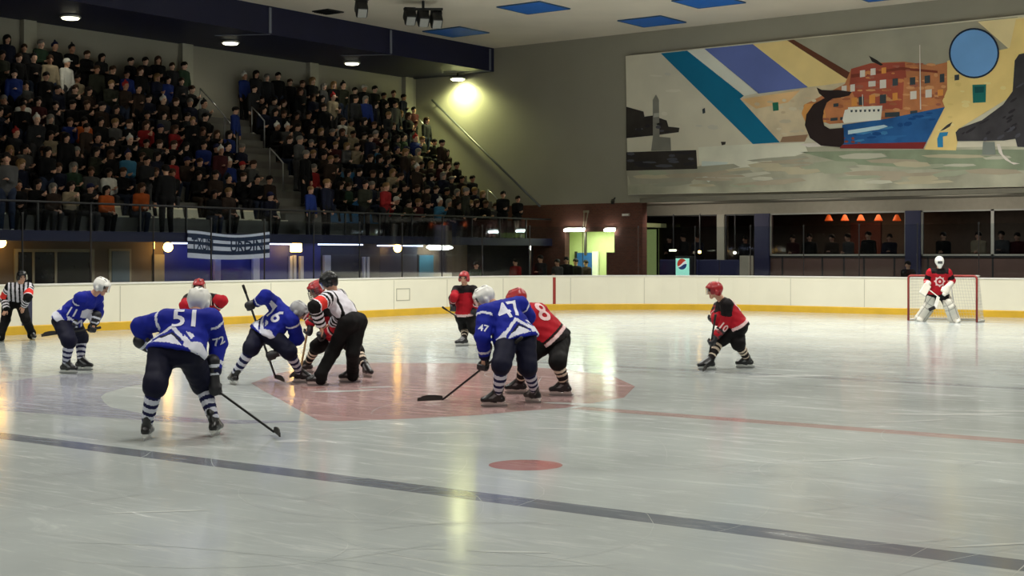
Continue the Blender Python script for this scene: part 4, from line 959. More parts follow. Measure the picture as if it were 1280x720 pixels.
def trousers(J, root, h, m, long=False, puff=1., name=None):
    """padded hockey pants to the knee, or long trousers"""
    wst = J.pelvis + J.axis * (.12 if long else .05)
    P = [cap(J.hip[0], J.hip[1], .135 * puff), cap(J.pelvis, wst, .145 * puff, .14, J.lat, 1.15, .95)]
    for i in (0, 1):
        H, K, A_ = J.hip[i], J.knee[i], J.ankle[i]; d = unit(H - K)
        if long: P += [cap(H, K, .125, .095), cap(K, A_ + UP * .02, .094, .08), cap(A_ + UP * .02, A_ - UP * .045, .082, .082)]
        else: P += [cap(H, K + d * .05, .138 * puff, .112 * puff), cap(K + d * .06, K + d * .02, .114 * puff, .112 * puff)]
    if long: P.append(cap(wst, wst + J.axis, .01, op='cut'))
    return organic(name or ('trousers' if long else 'hockey_pants'), blob(P, h, .03, .0035, .15), [m], root)
def sock(J, i, root, h, mats, bands):
    K, A_ = J.knee[i], J.ankle[i]; d = unit(A_ - K); L = dist(K, A_); f = unit(J.toe[i])
    P = [cap(K + d * .0, K + d * .1, .07, .07), cap(K + d * .1, A_ - d * .05, .074, .056), cap(K + d * .12 - f * .02, K + d * .2 - f * .02, .062, .056)]
    def pick(C):
        t = ((C - K) @ d) / L; o = np.zeros(len(C), int)
        for a, b, m in bands: o[(t > a) & (t < b)] = m
        return o
    return organic('sock', blob(P, h, .02, .002, .08), mats, root, pick)
skm = mat('skate_leather', (22, 22, 24), .35, noise=.15, scale=20); skg = mat('skate_grey', (120, 122, 124), .4, noise=.05); hold = mat('blade_holder', (216, 216, 212), .4, noise=.03)
def skate(J, i, root, h):
    A_, f = J.ankle[i], J.toe[i]; s = np.cross(f, UP); g = V(A_[0], A_[1], 0); up = unit(J.knee[i] - A_)
    P = [cap(A_ + up * .10, A_ - UP * .01, .056, .052, f, 1.1, .95), cap(g - f * .045 + UP * .09, g + f * .06 + UP * .092, .044, .043), cap(g + f * .05 + UP * .095, g + f * .165 + UP * .083, .045, .038, s, 1.1, .9), cap(A_ + f * .03 + up * .03, g + f * .12 + UP * .10, .045, .036), cap(A_ - f * .03 + up * .09, A_ - f * .035 + up * .16, .03, .026)]
    def pick(C):
        q = C - g; x = q @ f; y = q @ s; z = C[:, 2]; o = np.zeros(len(C), int)
        o[(np.abs(y) < .016) & (x > .03) & (z > .12)] = 1; o[(np.abs(np.abs(y) - .052) < .012) & (z > .10) & (z < .2) & (np.abs((x * 7 + z * 9) % 1. - .5) < .17)] = 1
        o[(z < .062)] = 2
        return o
    b = organic('skate', blob(P, h * .75, .02), [skm, skg, black], root, pick)
    mb = MB()
    for x0, x1 in ((-.075, .0), (.06, .165)):
        mb.add([g + f * x + s * y * w + UP * z for z, w, e in ((.030, .010, 0), (.062, .030, .015)) for x, y in ((x0 - e, -1), (x1 + e, -1), (x1 + e, 1), (x0 - e, 1))], [(0, 3, 2, 1), (4, 5, 6, 7), (0, 1, 5, 4), (1, 2, 6, 5), (2, 3, 7, 6), (3, 0, 4, 7)], hold)
    mb.obox(g + f * .045 + UP * .033, f, s, UP, .135, .009, .008, hold, .003); mb.build('blade_holder', b)
    mb = MB(); mb.add([g + f * x + s * y * .0022 + UP * z for y in (-1, 1) for x, z in ((-.11, .03), (-.115, .012), (-.08, .0), (.16, .0), (.2, .014), (.195, .03))], [(0, 1, 2, 3, 4, 5), (11, 10, 9, 8, 7, 6), *[(k, 6 + k, 6 + (k + 1) % 6, (k + 1) % 6) for k in range(6)]], steel); mb.build('blade', b)
    return b
def helmet(J, root, m, h, cage=False, visor=True, vent=None, neckguard=False):
    c, u, f = J.head, J.hup, J.face; r = unit(np.cross(f, u))
    P = [cap(c - f * .03 + u * .025, c + f * .026 + u * .025, .110, .105, r, .93, 1.0), cap(c - f * .055 - u * .0, c - f * .05 - u * .04, .085, .07, r, 1.1, .8), cap(c + r * .088 - u * .02, c + r * .086 - u * .055, .03, .024), cap(c - r * .088 - u * .02, c - r * .086 - u * .055, .03, .024), cap(c + f * .10 + u * .062 - r * .05, c + f * .10 + u * .062 + r * .05, .022),
         cap(c - f * .08 + u * .117, c + f * .05 + u * .127, .012, .012, k=.02), cap(c - f * .08 + r * .055 + u * .102, c + f * .06 + r * .05 + u * .107, .012, k=.02), cap(c - f * .08 - r * .055 + u * .102, c + f * .06 - r * .05 + u * .107, .012, k=.02),
         cap(c + f * .15 - u * .035, c + f * .145 - u * .15, .088, .09, op='s')]
    def pick(C):
        q = C - c; x, y, z = q @ f, q @ r, q @ u; o = np.zeros(len(C), int)
        o[(np.abs(np.abs(y) - .03) < .009) & (z > .09) & (np.abs(np.abs(x) - .05) < .028)] = 1; o[(np.abs(y) < .1) & (x > .09) & (z < .048)] = 1
        return o
    o = organic('helmet', blob(P, h * .75, .016), [m, vent or dark], root, pick)
    if visor and not cage:
        mb = MB(); N_ = 14; vs = []
        for k in range(N_ + 1):
            a = math.radians(-80 + 160 * k / N_)
            for z, R in ((.055, .121), (-.045, .128)): vs.append(c + f * math.cos(a) * R * 1.08 + r * math.sin(a) * R * .95 + u * z)
        mb.add(vs, [(2 * k, 2 * k + 1, 2 * k + 3, 2 * k + 2) for k in range(N_)], wglass, True); mb.build('visor', o)
    if cage:
        mb = MB()
        for z in np.linspace(.05, -.115, 7): mb.tube([c + f * math.cos(a) * (.135 + .02 * (z < 0)) + r * math.sin(a) * .105 + u * z for a in np.linspace(-1.4, 1.4, 9)], .0035, greym, 5)
        for a in np.linspace(-1.1, 1.1, 6): mb.tube([c + f * math.cos(a) * (.135 + .02 * (z < 0)) + r * math.sin(a) * .105 + u * z for z in np.linspace(.06, -.12, 5)], .0035, greym, 5)
        mb.build('cage', o)
    return o
def gloves(J, root, m, m2, axes, h):
    for i in (0, 1):
        w, hd = J.wrist[i], J.hand[i]; p = unit(hd - w)
        def pick(C):
            t = (C - w) @ p; o = np.zeros(len(C), int); o[(t < -.055) & (t > -.085)] = 1; o[(t > .0) & (t < .02)] = 1; return o
        organic('glove', blob(glove_prims(w, hd, axes[i]), h * .7, .012), [m, m2], root, pick)
stick_black = mat('stick_black', (22, 21, 22), .45, noise=.1); stick_tan = mat('stick_tan', (176, 150, 104), .45, noise=.06); tape = mat('stick_tape', (52, 50, 48), .8, noise=.1)
def stick(butt, heel, tip, label, m, mtip=None, bl=None):
    t = thing('hockey_stick', label, 'stick', heel); d = unit(heel - butt); mb = MB(); mb.bar(butt, heel + d * .0, .028, .022, m, UP if abs(d[2]) < .95 else V(1, 0, 0), .005); mb.build('shaft', t)
    mb = MB(); n = 10; a = heel; e = tip; x = unit(e - a); y = unit(np.cross(x, UP)); z = np.cross(y, x); vs = []
    for k in range(n + 1):
        s = k / n; c = a + (e - a) * s + y * .02 * s * s; hh = (.042 + .026 * math.sin(math.pi * min(1, s * .8 + .1))) * (1 if s < .9 else .8); th = .008
        vs += [c + y * th + z * 0, c - y * th, c - y * th * .7 + z * hh, c + y * th * .7 + z * hh]
    fs = [(4 * k + j, 4 * k + (j + 1) % 4, 4 * k + 4 + (j + 1) % 4, 4 * k + 4 + j) for k in range(n) for j in range(4)] + [(3, 2, 1, 0), (4 * n, 4 * n + 1, 4 * n + 2, 4 * n + 3)]
    mb.add(vs, fs, mtip or tape, False); mb.build('blade', t)
    mb = MB(); mb.tube([butt - d * .01, butt, butt + d * .12], [.017, .02, .018], tape, 8); mb.build('butt_tape', t)
    return t
# ---- team colours
blue = mat('jersey_blue', (20, 32, 136), .75, noise=.1); jwhite = mat('jersey_white', (206, 208, 220), .75, noise=.05); jnavy = mat('jersey_navy', (16, 18, 52), .75, noise=.1)
red = mat('jersey_red', (168, 24, 38), .75, noise=.1); jblack = mat('jersey_black', (20, 15, 17), .75, noise=.1); rwhite = mat('jersey_rose_white', (222, 190, 190), .75, noise=.05)
pnavy = mat('pants_navy', (9, 11, 34), .7, noise=.12); pblack = mat('pants_black', (13, 12, 13), .7, noise=.12)
sgrey = mat('sock_white', (192, 194, 206), .85, noise=.05); snavy = mat('sock_navy', (26, 28, 66), .85, noise=.05); sblack = mat('sock_black', (30, 24, 25), .85, noise=.05); scream = mat('sock_cream', (206, 190, 170), .85, noise=.05); smaroon = mat('sock_maroon', (74, 30, 34), .85, noise=.05)
hw = mat('helmet_white', (228, 228, 222), .3, noise=.02); hgrey = mat('helmet_grey', (150, 152, 154), .35, noise=.03); hr = mat('helmet_red', (164, 40, 46), .3, noise=.04); hb = mat('helmet_black', (20, 22, 24), .25, noise=.04)
gb = mat('glove_black', (22, 22, 28), .5, noise=.1); gw = mat('glove_trim', (200, 204, 214), .5, noise=.03); gr = mat('glove_red', (130, 34, 40), .5, noise=.06); padw = mat('goalie_pad', (206, 202, 190), .5, noise=.05); padg = mat('goalie_pad_grey', (158, 155, 146), .5, noise=.05)
refb = mat('referee_black', (14, 14, 15), .8, noise=.1); refw = mat('referee_white', (214, 212, 220), .8, noise=.05); refr = mat('arm_band_red', (212, 52, 44), .7, noise=.06)
BB = [(.10, .2, 1), (.33, .44, 1), (.56, .66, 1), (.78, .85, 1)]; RB = [(.22, .32, 1), (.40, .50, 1), (.70, .76, 1)]

def dress(J, label, h, team, num=None, group=None, stick_axes=None, style=None, cage=False, visor=True, helm=None, socks=None, nums=.27):
    t = thing('person', label, 'person', (J.root[0], J.root[1], 0), group)
    ax = stick_axes or [UP, UP]
    body_mesh(J, t, h)
    b = team == 'blue'
    o, vf = jersey(J, t, h, style or (st_blue if b else st_red), [blue, jwhite, jnavy] if b else [red, rwhite, jblack])
    L = dist(J.neck, J.pelvis)
    if num:
        v, f = text_mesh(num, nums * 1.25); back = J.pelvis + J.axis * (L - .145)
        decal('number', v, f, vf, back - J.fwd * .02, unit(J.sh[1] - J.sh[0]), J.axis, jwhite if b else rwhite, o)
    trousers(J, t, h, pnavy if b else pblack)
    for i in (0, 1): sock(J, i, t, h, [sgrey, snavy, sgrey] if b else [sblack, scream, smaroon], socks or (BB if b else RB)); skate(J, i, t, h)
    helmet(J, t, helm or (hw if b else hr), h, cage, visor)
    gloves(J, t, gb, gw if b else gr, ax, h)
    return t, o, vf
def crest(J, o, vf, m, r=.11, ring=True, lift=.0):
    n = 24; a = [2 * math.pi * k / n for k in range(n)]; c = J.pelvis + J.axis * (dist(J.neck, J.pelvis) * .58 + lift)
    if ring:
        v = [np.array([R * math.cos(x), R * math.sin(x), 0]) for R in (r, r * .68) for x in a]; f = [(k, (k + 1) % n, n + (k + 1) % n, n + k) for k in range(n)]
        for k in range(8):
            q = 2 * math.pi * k / 8; o_ = len(v); v += [np.array([R * math.cos(q + e), R * math.sin(q + e), 0]) for R, e in ((r, -.16), (r * 1.2, -.1), (r * 1.2, .1), (r, .16))]; f.append((o_, o_ + 1, o_ + 2, o_ + 3))
        o_ = len(v); v += [np.array([r * .3 * math.cos(x), r * .3 * math.sin(x), 0]) for x in a[::3]]; f.append(tuple(range(o_, o_ + 8)))
    else: v = [np.array(q) for q in ((-.13, .05, 0), (-.05, .09, 0), (.12, .07, 0), (.14, -.01, 0), (.05, -.08, 0), (-.11, -.06, 0))]; f = [tuple(range(6))]
    decal('crest', v, f, vf, c + J.fwd * .02, -J.lat, J.axis, m, o)
def arm_number(J, i, o, vf, txt, size, m, seg=0, out=None, k=.5):
    a, b = (J.sh[i], J.elbow[i]) if seg == 0 else (J.elbow[i], J.wrist[i])
    d = unit(b - a); n = out if out is not None else unit(J.lat * (1 if i else -1)); n = unit(n - d * (n @ d)); right = np.cross(-d, n)
    v, f = text_mesh(txt, size); decal('number', v, f, vf, a + (b - a) * k, right, -d, m, o)

# ---- foreground blue player, back to the camera
A = pose('A', [(183, 550), (268, 545)], (220, 441, .0), (243, 398, .28), (249, 376, .42), [(193, 486), (254, 482)], [(175, 408), (273, 428)], [(187, 434, .32), (267, 466, .22)], [(196, 440, .36), (269, 487, .22)], (75, -5), 82, toes=(92, 84), S=1.0, hipw=.135, shoulders=[(207, 400, .16), (265, 399, .2)])
stA = unit(on_ice(340, 543) + UP * .03 - A.hand[1])
t, o, vf = dress(A, 'person in blue hockey jersey seen from behind, nearest the camera, leaning on knees', .0115, 'blue', '51', stick_axes=[stA, stA], nums=.23)
arm_number(A, 1, o, vf, '72', .12, jwhite, 0, -FW + RT * .3, .75)
butt = A.hand[1] - stA * .82
stick(butt, on_ice(343, 544) + UP * .03, on_ice(355, 548) + UP * .03 - FW * .12, 'black stick held by the nearest blue player, blade on the ice', stick_black)
# ---- blue player at the left
B = pose('B', [(101, 463), (82, 467)], (83, 401, .0), (114, 370, -.03), (127, 358, -.06), [(102, 424), (87, 428)], [(122, 391), (94, 393)], [(118, 403, .02), (88, 408, -.16)], [(115.5, 411, .0), (84.5, 416, -.2)], (-22, -22), -22, toes=(-8, -14))
bx = unit(B.hand[1] - B.hand[0]); t, o, vf = dress(B, 'person in blue hockey jersey and white helmet bending forward at the left boards', .013, 'blue', stick_axes=[bx, bx])
arm_number(B, 1, o, vf, '11', .16, jwhite, 0, -FW, .5); crest(B, o, vf, jwhite, ring=False)
stick(B.hand[0] - bx * .12, B.hand[1] + bx * .14, B.hand[1] + bx * .42 + FW * .1, 'black stick held across the knees of the left blue player', stick_black)
# ---- blue player taking the face-off
D = pose('D', [(293, 481), (375, 478.5)], (331, 417, .0), (359, 390, .05), (373, 389, -.02), [(313, 437), (363, 441)], [(332, 370), (372, 423)], [(321, 378, -.02), (350, 440, -.16)], [(312, 382, -.02), (338, 444.5, -.18)], (-5, -38), 42, shoulders=[(341, 378, .1), (365, 402, -.12)], toes=(120, 0), hipw=.13)
dx = unit(at(344, 471, D.d0 - .2) - at(304, 357, D.d0 - .02)); t, o, vf = dress(D, 'person in blue hockey jersey crouching for the face-off with one elbow raised', .0125, 'blue', '16', stick_axes=[dx, dx], helm=hgrey, nums=.22)
stick(at(304, 357, D.d0 - .02), on_ice(345, 476) + UP * .03, on_ice(357, 480) + UP * .03, 'black stick of the crouching blue face-off player', stick_black)
# ---- blue player with 47
G = pose('G', [(622, 508.5), (669, 503.5)], (645, 424, .0), (624, 383, .16), (605.5, 372, .24), [(626, 459), (660, 462)], [(603, 421), (660, 396)], [(606, 445, .0), (636, 422, .42)], [(604, 458, .0), (628, 433, .40)], (188, -28), 118, shoulders=[(607, 391, .0), (650, 381, .30)], toes=(186, 128), S=1.03)
gx = unit(on_ice(551, 503) + UP * .05 - G.hand[0]); t, o, vf = dress(G, 'person in blue hockey jersey number 47 leaning on a stick beside a red opponent', .012, 'blue', '47', stick_axes=[gx, gx], nums=.25)
arm_number(G, 0, o, vf, '47', .12, jwhite, 0, -FW, .8)
stick(G.hand[0] - gx * .62, on_ice(553, 503) + UP * .03, on_ice(523, 505) + UP * .03, 'long black stick reaching left from the player wearing 47', stick_black)
# ---- red player with 8
H = pose('H', [(650, 492), (706, 495)], (692, 425, .05), (660, 386, .0), (646, 374, -.02), [(655, 450), (697, 454)], [(640, 402), (668, 410)], [(632, 418, .1), (654, 424, .25)], [(626, 426, .1), (648, 432, .25)], (188, -22), 138, toes=(182, 176))
t, o, vf = dress(H, 'person in red hockey jersey number 8 leaning against the blue player wearing 47', .0125, 'red', '8', style=st_red_back, nums=.3)
# ---- red player far back
I = pose('I', [(597, 431), (580, 432.5)], (583.5, 395, .02), (581, 359, -.08), (580, 347.5, -.12), [(592, 412), (581, 412)], [(598, 373), (567.5, 371)], [(594, 385, -.16), (565.5, 379, -.16)], [(592, 390, -.2), (566, 386, -.22)], (-100, -6), -100, toes=(-75, -150), S=.86, shw=.2)
ix = unit(I.hand[0] - I.hand[1]); t, o, vf = dress(I, 'person in red hockey jersey standing upright near the far boards', .016, 'red', stick_axes=[ix, ix], visor=False)
stick(I.hand[1] - ix * .2, on_ice(619, 430) + UP * .03, on_ice(629, 430.5) + UP * .03, 'dark stick of the red player standing near the far boards', stick_black)
# ---- red player at the right
R = pose('R', [(887, 462.5), (935, 460)], (922, 408, .0), (904, 377, -.06), (893, 363, -.1), [(899, 426), (923, 431)], [(907, 404), (896, 400)], [(895, 420, -.2), (893, 390, .16)], [(889, 427, -.22), (889, 397, .14)], (188, -8), 182, toes=(192, 184), S=.93)
rx = unit(on_ice(884, 461) + UP * .04 - R.hand[0]); t, o, vf = dress(R, 'person in red hockey jersey skating alone on the right side of the ice', .0135, 'red', '10', stick_axes=[rx, rx])
arm_number(R, 0, o, vf, '10', .15, rwhite, 1, -FW, .35); stick(R.hand[0] - rx * .5, on_ice(884.5, 461) + UP * .03, on_ice(880.5, 467) + UP * .03, 'dark stick held upright by the lone red player at right', stick_black)
# ---- red player taking the face-off, behind the referee
E = pose('E', [(458, 471), (384, 466)], (424, 421, .1), (404, 383, -.16), (396, 362, -.24), [(447, 440), (395, 434)], [(424, 406), (386, 394)], [(409, 417, -.34), (388, 405, -.32)], [(401, 420, -.38), (384.5, 414, -.34)], (-140, -22), -128, toes=(-60, -150))
ex = unit(on_ice(376, 470) + UP * .05 - E.hand[1]); t, o, vf = dress(E, 'person in red hockey jersey and red helmet facing off, half hidden by the referee', .0125, 'red', stick_axes=[RT, ex], cage=True)
stick(E.hand[1] - ex * .36, on_ice(375, 469) + UP * .03, on_ice(364, 475) + UP * .03, 'tan stick of the red face-off player', stick_tan)
# ---- red player behind the nearest blue player
K = pose('K', [(276, 450), (240, 453)], (256, 403, .12), (250, 371, -.14), (248.5, 358.5, -.2), [(270, 426), (244, 427)], [(278, 376), (231, 382)], [(271, 385, -.3), (240, 392, -.3)], [(266, 391, -.36), (246, 398, -.36)], (-88, -10), -86, toes=(-70, -110))
kx = unit(K.hand[0] - K.hand[1]); t, o, vf = dress(K, 'person in red hockey jersey mostly hidden behind the nearest blue player', .014, 'red', stick_axes=[kx, kx])
# ---- goaltender
def goalie():
    J = pose('goalie', [(1192, 403), (1151, 401.5)], (1172, 366, -.1), (1174, 338, -.26), (1174.3, 327.5, -.32), [(1186, 381), (1161, 381)], [(1190, 351), (1159, 351)], [(1186, 358, -.42), (1158, 358, -.4)], [(1182, 363, -.5), (1155, 363, -.46)], (-98, -6), -95, toes=(-70, -125), S=1.03, shw=.22)
    t = thing('person', 'goaltender in red jersey and white leg pads standing before the goal net', 'person', (J.root[0], J.root[1], 0)); h = .017
    body_mesh(J, t, h); o, vf = jersey(J, t, h, st_goalie, [red, rwhite, jblack]); crest(J, o, vf, rwhite, .12)
    trousers(J, t, h, pblack, puff=1.12)
    for i in (0, 1):
        skate(J, i, t, h); K_, A_ = J.knee[i], J.ankle[i]; d = unit(K_ - A_); f = unit(J.toe[i] * .6 + J.body); f = unit(f - d * (f @ d)); s = np.cross(d, f)
        base = A_ + f * .07 - UP * .055; P = [cap(base, base + d * .30, .16, .155, s, 1., .5), cap(base + d * .30, base + d * .48, .155, .15, s, 1., .6), cap(base + d * .46, K_ + (J.hip[i] - K_) * .62 + f * .12, .15, .12, s, 1., .5), cap(base - d * .0, base + f * .13 - UP * .0, .10, .085, s, 1.2, .6)]
        def pk(C, base=base, d=d, f=f):
            z = (C - base) @ d; x = (C - base) @ f; y = (C - base) @ np.cross(d, f); q = np.zeros(len(C), int); q[(np.abs(np.abs(y) - .09) < .012) & (x > 0)] = 1; q[(x < -.02)] = 1; q[(np.abs(z - .36) < .012) | (np.abs(z - .5) < .012)] = 1; return q
        organic('leg_pad', blob(P, .014, .02), [padw, padg], t, pk)
    # blocker on the figure's right hand, catching glove on the left
    w, hd = J.wrist[1], J.hand[1]; d = unit(hd - w); n = unit(J.body - d * (J.body @ d)); s = np.cross(d, n)
    mb = MB(); mb.obox(hd + n * .06, d, s, n, .18, .10, .025, padw, .02); b = mb.build('blocker', t)
    organic('glove', blob(glove_prims(w, hd, s), .011, .012), [padw], t)
    w, hd = J.wrist[0], J.hand[0]; d = unit(hd - w); s = np.cross(d, J.body)
    organic('catching_glove', blob([cap(w - d * .1, w, .08, .075), cap(w, hd, .07, .09, s, 1.2, .6), cap(hd, hd + d * .06 + J.body * .05, .10, .085, s, 1.2, .6), cap(hd + s * .10, hd + s * .1 + d * .1 + J.body * .06, .035, .03), cap(hd - s * .05 + d * .08, hd - s * .05 + d * .15 + J.body * .1, .03), cap(hd + d * .09, hd + d * .16 + J.body * .1, .03)], .011, .02), [padw, padg], t)
    c, u, f = J.head, J.hup, J.face; r = unit(np.cross(f, u))
    P = [cap(c - f * .02 + u * .03, c + f * .03 + u * .03, .125, .12, r, .95, 1.03), cap(c + f * .05 - u * .05, c + f * .075 - u * .115, .085, .05, r, 1.1, 1.), cap(c + f * .16 + u * .0 - r * .04, c + f * .16 + u * .0 + r * .04, .034, op='s')]
    m = organic('mask', blob(P, .011, .03), [hw, dark], t, lambda C: (((np.abs(((C - c) @ u) - .005) < .03) & (((C - c) @ f) > .09) & (np.abs((C - c) @ r) < .06)).astype(int)))
    mb = MB()
    for z in (-.03, -.008, .014, .034): mb.tube([c + f * math.cos(a) * .145 + r * math.sin(a) * .1 + u * z for a in np.linspace(-.75, .75, 7)], .004, greym, 5)
    for a in (-.4, 0, .4): mb.tube([c + f * math.cos(a) * .147 + r * math.sin(a) * .1 + u * z for z in (-.04, .0, .045)], .004, greym, 5)
    mb.build('cage', m)
    # stick in the blocker hand
    d0 = J.d0; a_ = J.hand[1] + V(0, 0, .05); hl = on_ice(1163, 402.5) + UP * .05
    p1 = at(1173, 371, d0 - .45); p2 = at(1169, 384, d0 - .5); tip = at(1161, 387.5, d0 - .5)
    s_ = thing('hockey_stick', 'goaltender stick with wide paddle held before the leg pads', 'stick', (p2[0], p2[1], 0))
    mb = MB(); mb.bar(J.hand[1] + UP * .12, p1, .03, .025, white, UP, .005); mb.build('shaft', s_)
    mb = MB(); mb.bar(p1, p2, .026, .085, white, RT, .006); mb.build('paddle', s_)
    mb = MB(); mb.bar(p2, tip, .03, .09, stick_black, UP, .01); mb.build('blade', s_)
    for q in []: pass
goalie()
# ---- officials
def official(J, label, h, style, helm, arms, shirt_mats=None, crossing=None):
    t = thing('person', label, 'person', (J.root[0], J.root[1], 0)); body_mesh(J, t, h, True, crossing)
    o, vf = jersey(J, t, h, style, [refb, refw, refr], True, .04); o.name = 'striped_shirt'; trousers(J, t, h, refb, True)
    for i in (0, 1): skate(J, i, t, h)
    helmet(J, t, helm, h, False, True); return t, o, vf
C = pose('C', [(39.5, 425), (1, 427)], (18, 377, .1), (25, 357, -.14), (27.5, 346, -.2), [(32, 399), (7, 400)], [(35, 371), (5, 373)], [(30, 382, -.2), (8, 386, -.2)], [(28, 388, -.22), (5, 392, -.22)], (-62, -6), -75, toes=(-50, -110), hipw=.12, shw=.185)
official(C, 'person in black and white striped referee shirt with hands on knees at far left', .015, st_ref, hb, None, crossing=[RT * -1, RT])
F = pose('F', [(401, 482), (441, 478)], (441, 403, .0), (415, 369, .06), (411.5, 352, .05), [(416, 440), (441, 441)], [(393.5, 383), (428, 392)], [(401, 406, -.22), (416, 404, .34)], [(403, 415, -.24), (409, 407, .36)], (184, -35), 150, shoulders=[(409, 374, -.14), (424, 371, .22)], toes=(188, 176), S=1.03)
t, o, vf = official(F, 'person in white and black referee shirt bending over to drop the puck', .012, st_ref_main, hb, None, crossing=[-FW, FW])


# ================================================================== SPECTATORS
def person_parts(kind, h=.026):
    """one spectator facing +x, standing on z = 0; seated ones sit on a step .5 m high behind x = 0"""
    X, Y = V(1, 0, 0), V(0, 1, 0); sit = kind[0] == 's'
    if sit:
        hipx = -.10; lean = {'s0': .04, 's1': .14, 's2': .0, 's3': .08}[kind]
        pel = V(hipx, 0, .62); neck = V(hipx + lean, 0, 1.13); hip = [V(hipx, s * .1, .60) for s in (1, -1)]; knee = [V(.21, s * .1, .57) for s in (1, -1)]; ank = [V(.11, s * .1, .09) for s in (1, -1)]
        w = {'s0': [V(.18, .09, .67), V(.16, -.09, .68)], 's1': [V(.20, .03, .74), V(.20, -.05, .76)], 's2': [V(.12, .12, .86), V(.14, -.04, .80)], 's3': [V(.25, .03, 1.0), V(.25, -.05, 1.02)]}[kind]
    else:
        lean = {'u0': .02, 'u1': .06, 'u2': .0}[kind]; pel = V(0, 0, .95); neck = V(lean, 0, 1.48); hip = [V(0, s * .1, .93) for s in (1, -1)]; knee = [V(.02, s * .11, .50) for s in (1, -1)]; ank = [V(0, s * .12, .09) for s in (1, -1)]
        w = {'u0': [V(.08, .26, .84), V(.1, -.25, .85)], 'u1': [V(.28, .05, 1.12), V(.28, -.04, 1.14)], 'u2': [V(.2, .02, 1.18), V(.06, -.25, .85)]}[kind]
    head = neck + V(.03, 0, .18); sh = [neck + V(0, s * .18, -.06) for s in (1, -1)]
    el = []
    for i, s in enumerate((1, -1)):
        m = (sh[i] + w[i]) / 2; g = dist(sh[i], w[i]); b = math.sqrt(max(.0, .29 ** 2 - (g / 2) ** 2)); el.append(m + unit(V(-.5, s * .3, -.75)) * b)
    P = head_prims(head, UP, X, neck - UP * .05) + [cap(pel, neck - UP * .08, .10, .12, Y, 1.25, .8)]
    for i in (0, 1):
        d = unit(w[i] - el[i]); P += [cap(hip[i], knee[i], .07, .052), cap(knee[i], ank[i], .05, .04), cap(sh[i], el[i], .045, .04), cap(el[i], w[i], .036, .026)] + hand_prims(w[i], d, Y * (-1 if i == 0 else 1), .5, .012)
    out = [('body', blob(P, h * .8, .02), face_pick(head, UP, X))]
    P = [cap(pel + UP * .0, neck - UP * .12, .15, .155, Y, 1.2, .85), cap(sh[0] - Y * .04, sh[1] + Y * .04, .085), cap(neck - UP * .09, neck - UP * .01, .09, .075)]
    for i in (0, 1): P += [cap(sh[i], el[i], .078, .066), cap(el[i], w[i] + (el[i] - w[i]) * .08, .064, .05)]
    out.append(('coat', blob(P, h, .03, .004, .14), None))
    P = [cap(hip[0], hip[1], .12)]
    for i in (0, 1): P += [cap(hip[i], knee[i], .098, .078), cap(knee[i], ank[i] + UP * .03, .076, .06)]
    out.append(('trousers', blob(P, h, .03, .003, .14), None))
    P = []
    for i in (0, 1): P += [cap(ank[i] + V(-.03, 0, -.03), ank[i] + V(.13, 0, -.04), .05, .045)]
    out.append(('shoes', blob(P, h, .02), None))
    return out, head
def hair_parts(kind, h=.016):
    X, Y = V(1, 0, 0), V(0, 1, 0); c = V(0, 0, 0)
    if kind == 'short': P = [cap(V(-.03, 0, .035), V(.02, 0, .045), .104, .098, Y, .95, 1.)]; P += [cap(V(.16, 0, -.05), V(.12, 0, -.16), .10, .11, op='s')]
    if kind == 'long': P = [cap(V(-.03, 0, .035), V(.02, 0, .045), .108, .10, Y, .98, 1.), cap(V(-.06, 0, 0), V(-.07, 0, -.2), .10, .075, Y, 1.1, .7), cap(V(-.01, .09, 0), V(-.02, .085, -.16), .035), cap(V(-.01, -.09, 0), V(-.02, -.085, -.16), .035), cap(V(.17, 0, -.04), V(.13, 0, -.16), .10, .11, op='s')]
    if kind == 'beanie': P = [cap(V(-.02, 0, .05), V(.0, 0, .075), .112, .09, Y, .96, 1.), cap(V(-.02, 0, .185), V(-.02, 0, .187), .03), cap(V(.17, 0, -.05), V(.13, 0, -.16), .11, .11, op='s')]
    if kind == 'cap': P = [cap(V(-.02, 0, .045), V(.01, 0, .05), .108, .10, Y, .96, 1.), cap(V(.10, 0, .06), V(.17, 0, .05), .055, .05, Y, 1.2, .22), cap(V(.17, 0, -.06), V(.13, 0, -.16), .10, .11, op='s')]
    return blob(P, h, .02)
COATS = [('black', (17, 17, 19), 40), ('dark grey', (44, 45, 48), 17), ('navy', (26, 30, 52), 13), ('brown', (58, 44, 36), 9), ('olive', (52, 54, 42), 6), ('grey', (92, 92, 92), 5), ('maroon', (74, 28, 32), 5), ('blue', (30, 48, 112), 4), ('red', (140, 32, 34), 3), ('beige', (150, 136, 112), 3), ('white', (214, 212, 204), 2), ('orange', (176, 84, 36), 1), ('light blue', (64, 122, 158), 1), ('green', (46, 70, 52), 2)]
COATM = {n: mat('coat_' + n.replace(' ', '_'), tuple(x * (.78 if max(c) < 100 else .95) for x in c), .85, noise=.12) for n, c, _ in COATS}
HAIRS = [('dark', (24, 19, 17)), ('brown', (58, 40, 28)), ('fair', (128, 100, 66)), ('grey', (116, 112, 106))]
HAIRM = {n: mat('hair_' + n, c, .7, noise=.15, scale=30) for n, c in HAIRS}
HATM = {n: mat('hat_' + n, c, .8, noise=.08) for n, c in (('black', (24, 24, 26)), ('white', (205, 203, 196)), ('navy', (28, 32, 66)), ('red', (150, 40, 40)))}
TROU = [mat('trousers_black', (20, 20, 22), .85), mat('trousers_denim', (40, 48, 66), .85), mat('trousers_grey', (58, 58, 60), .85), mat('trousers_brown', (54, 44, 36), .85)]
SHOE = [mat('shoe_black', (22, 21, 21), .6), mat('shoe_white', (196, 194, 188), .6), mat('shoe_brown', (70, 50, 38), .6)]
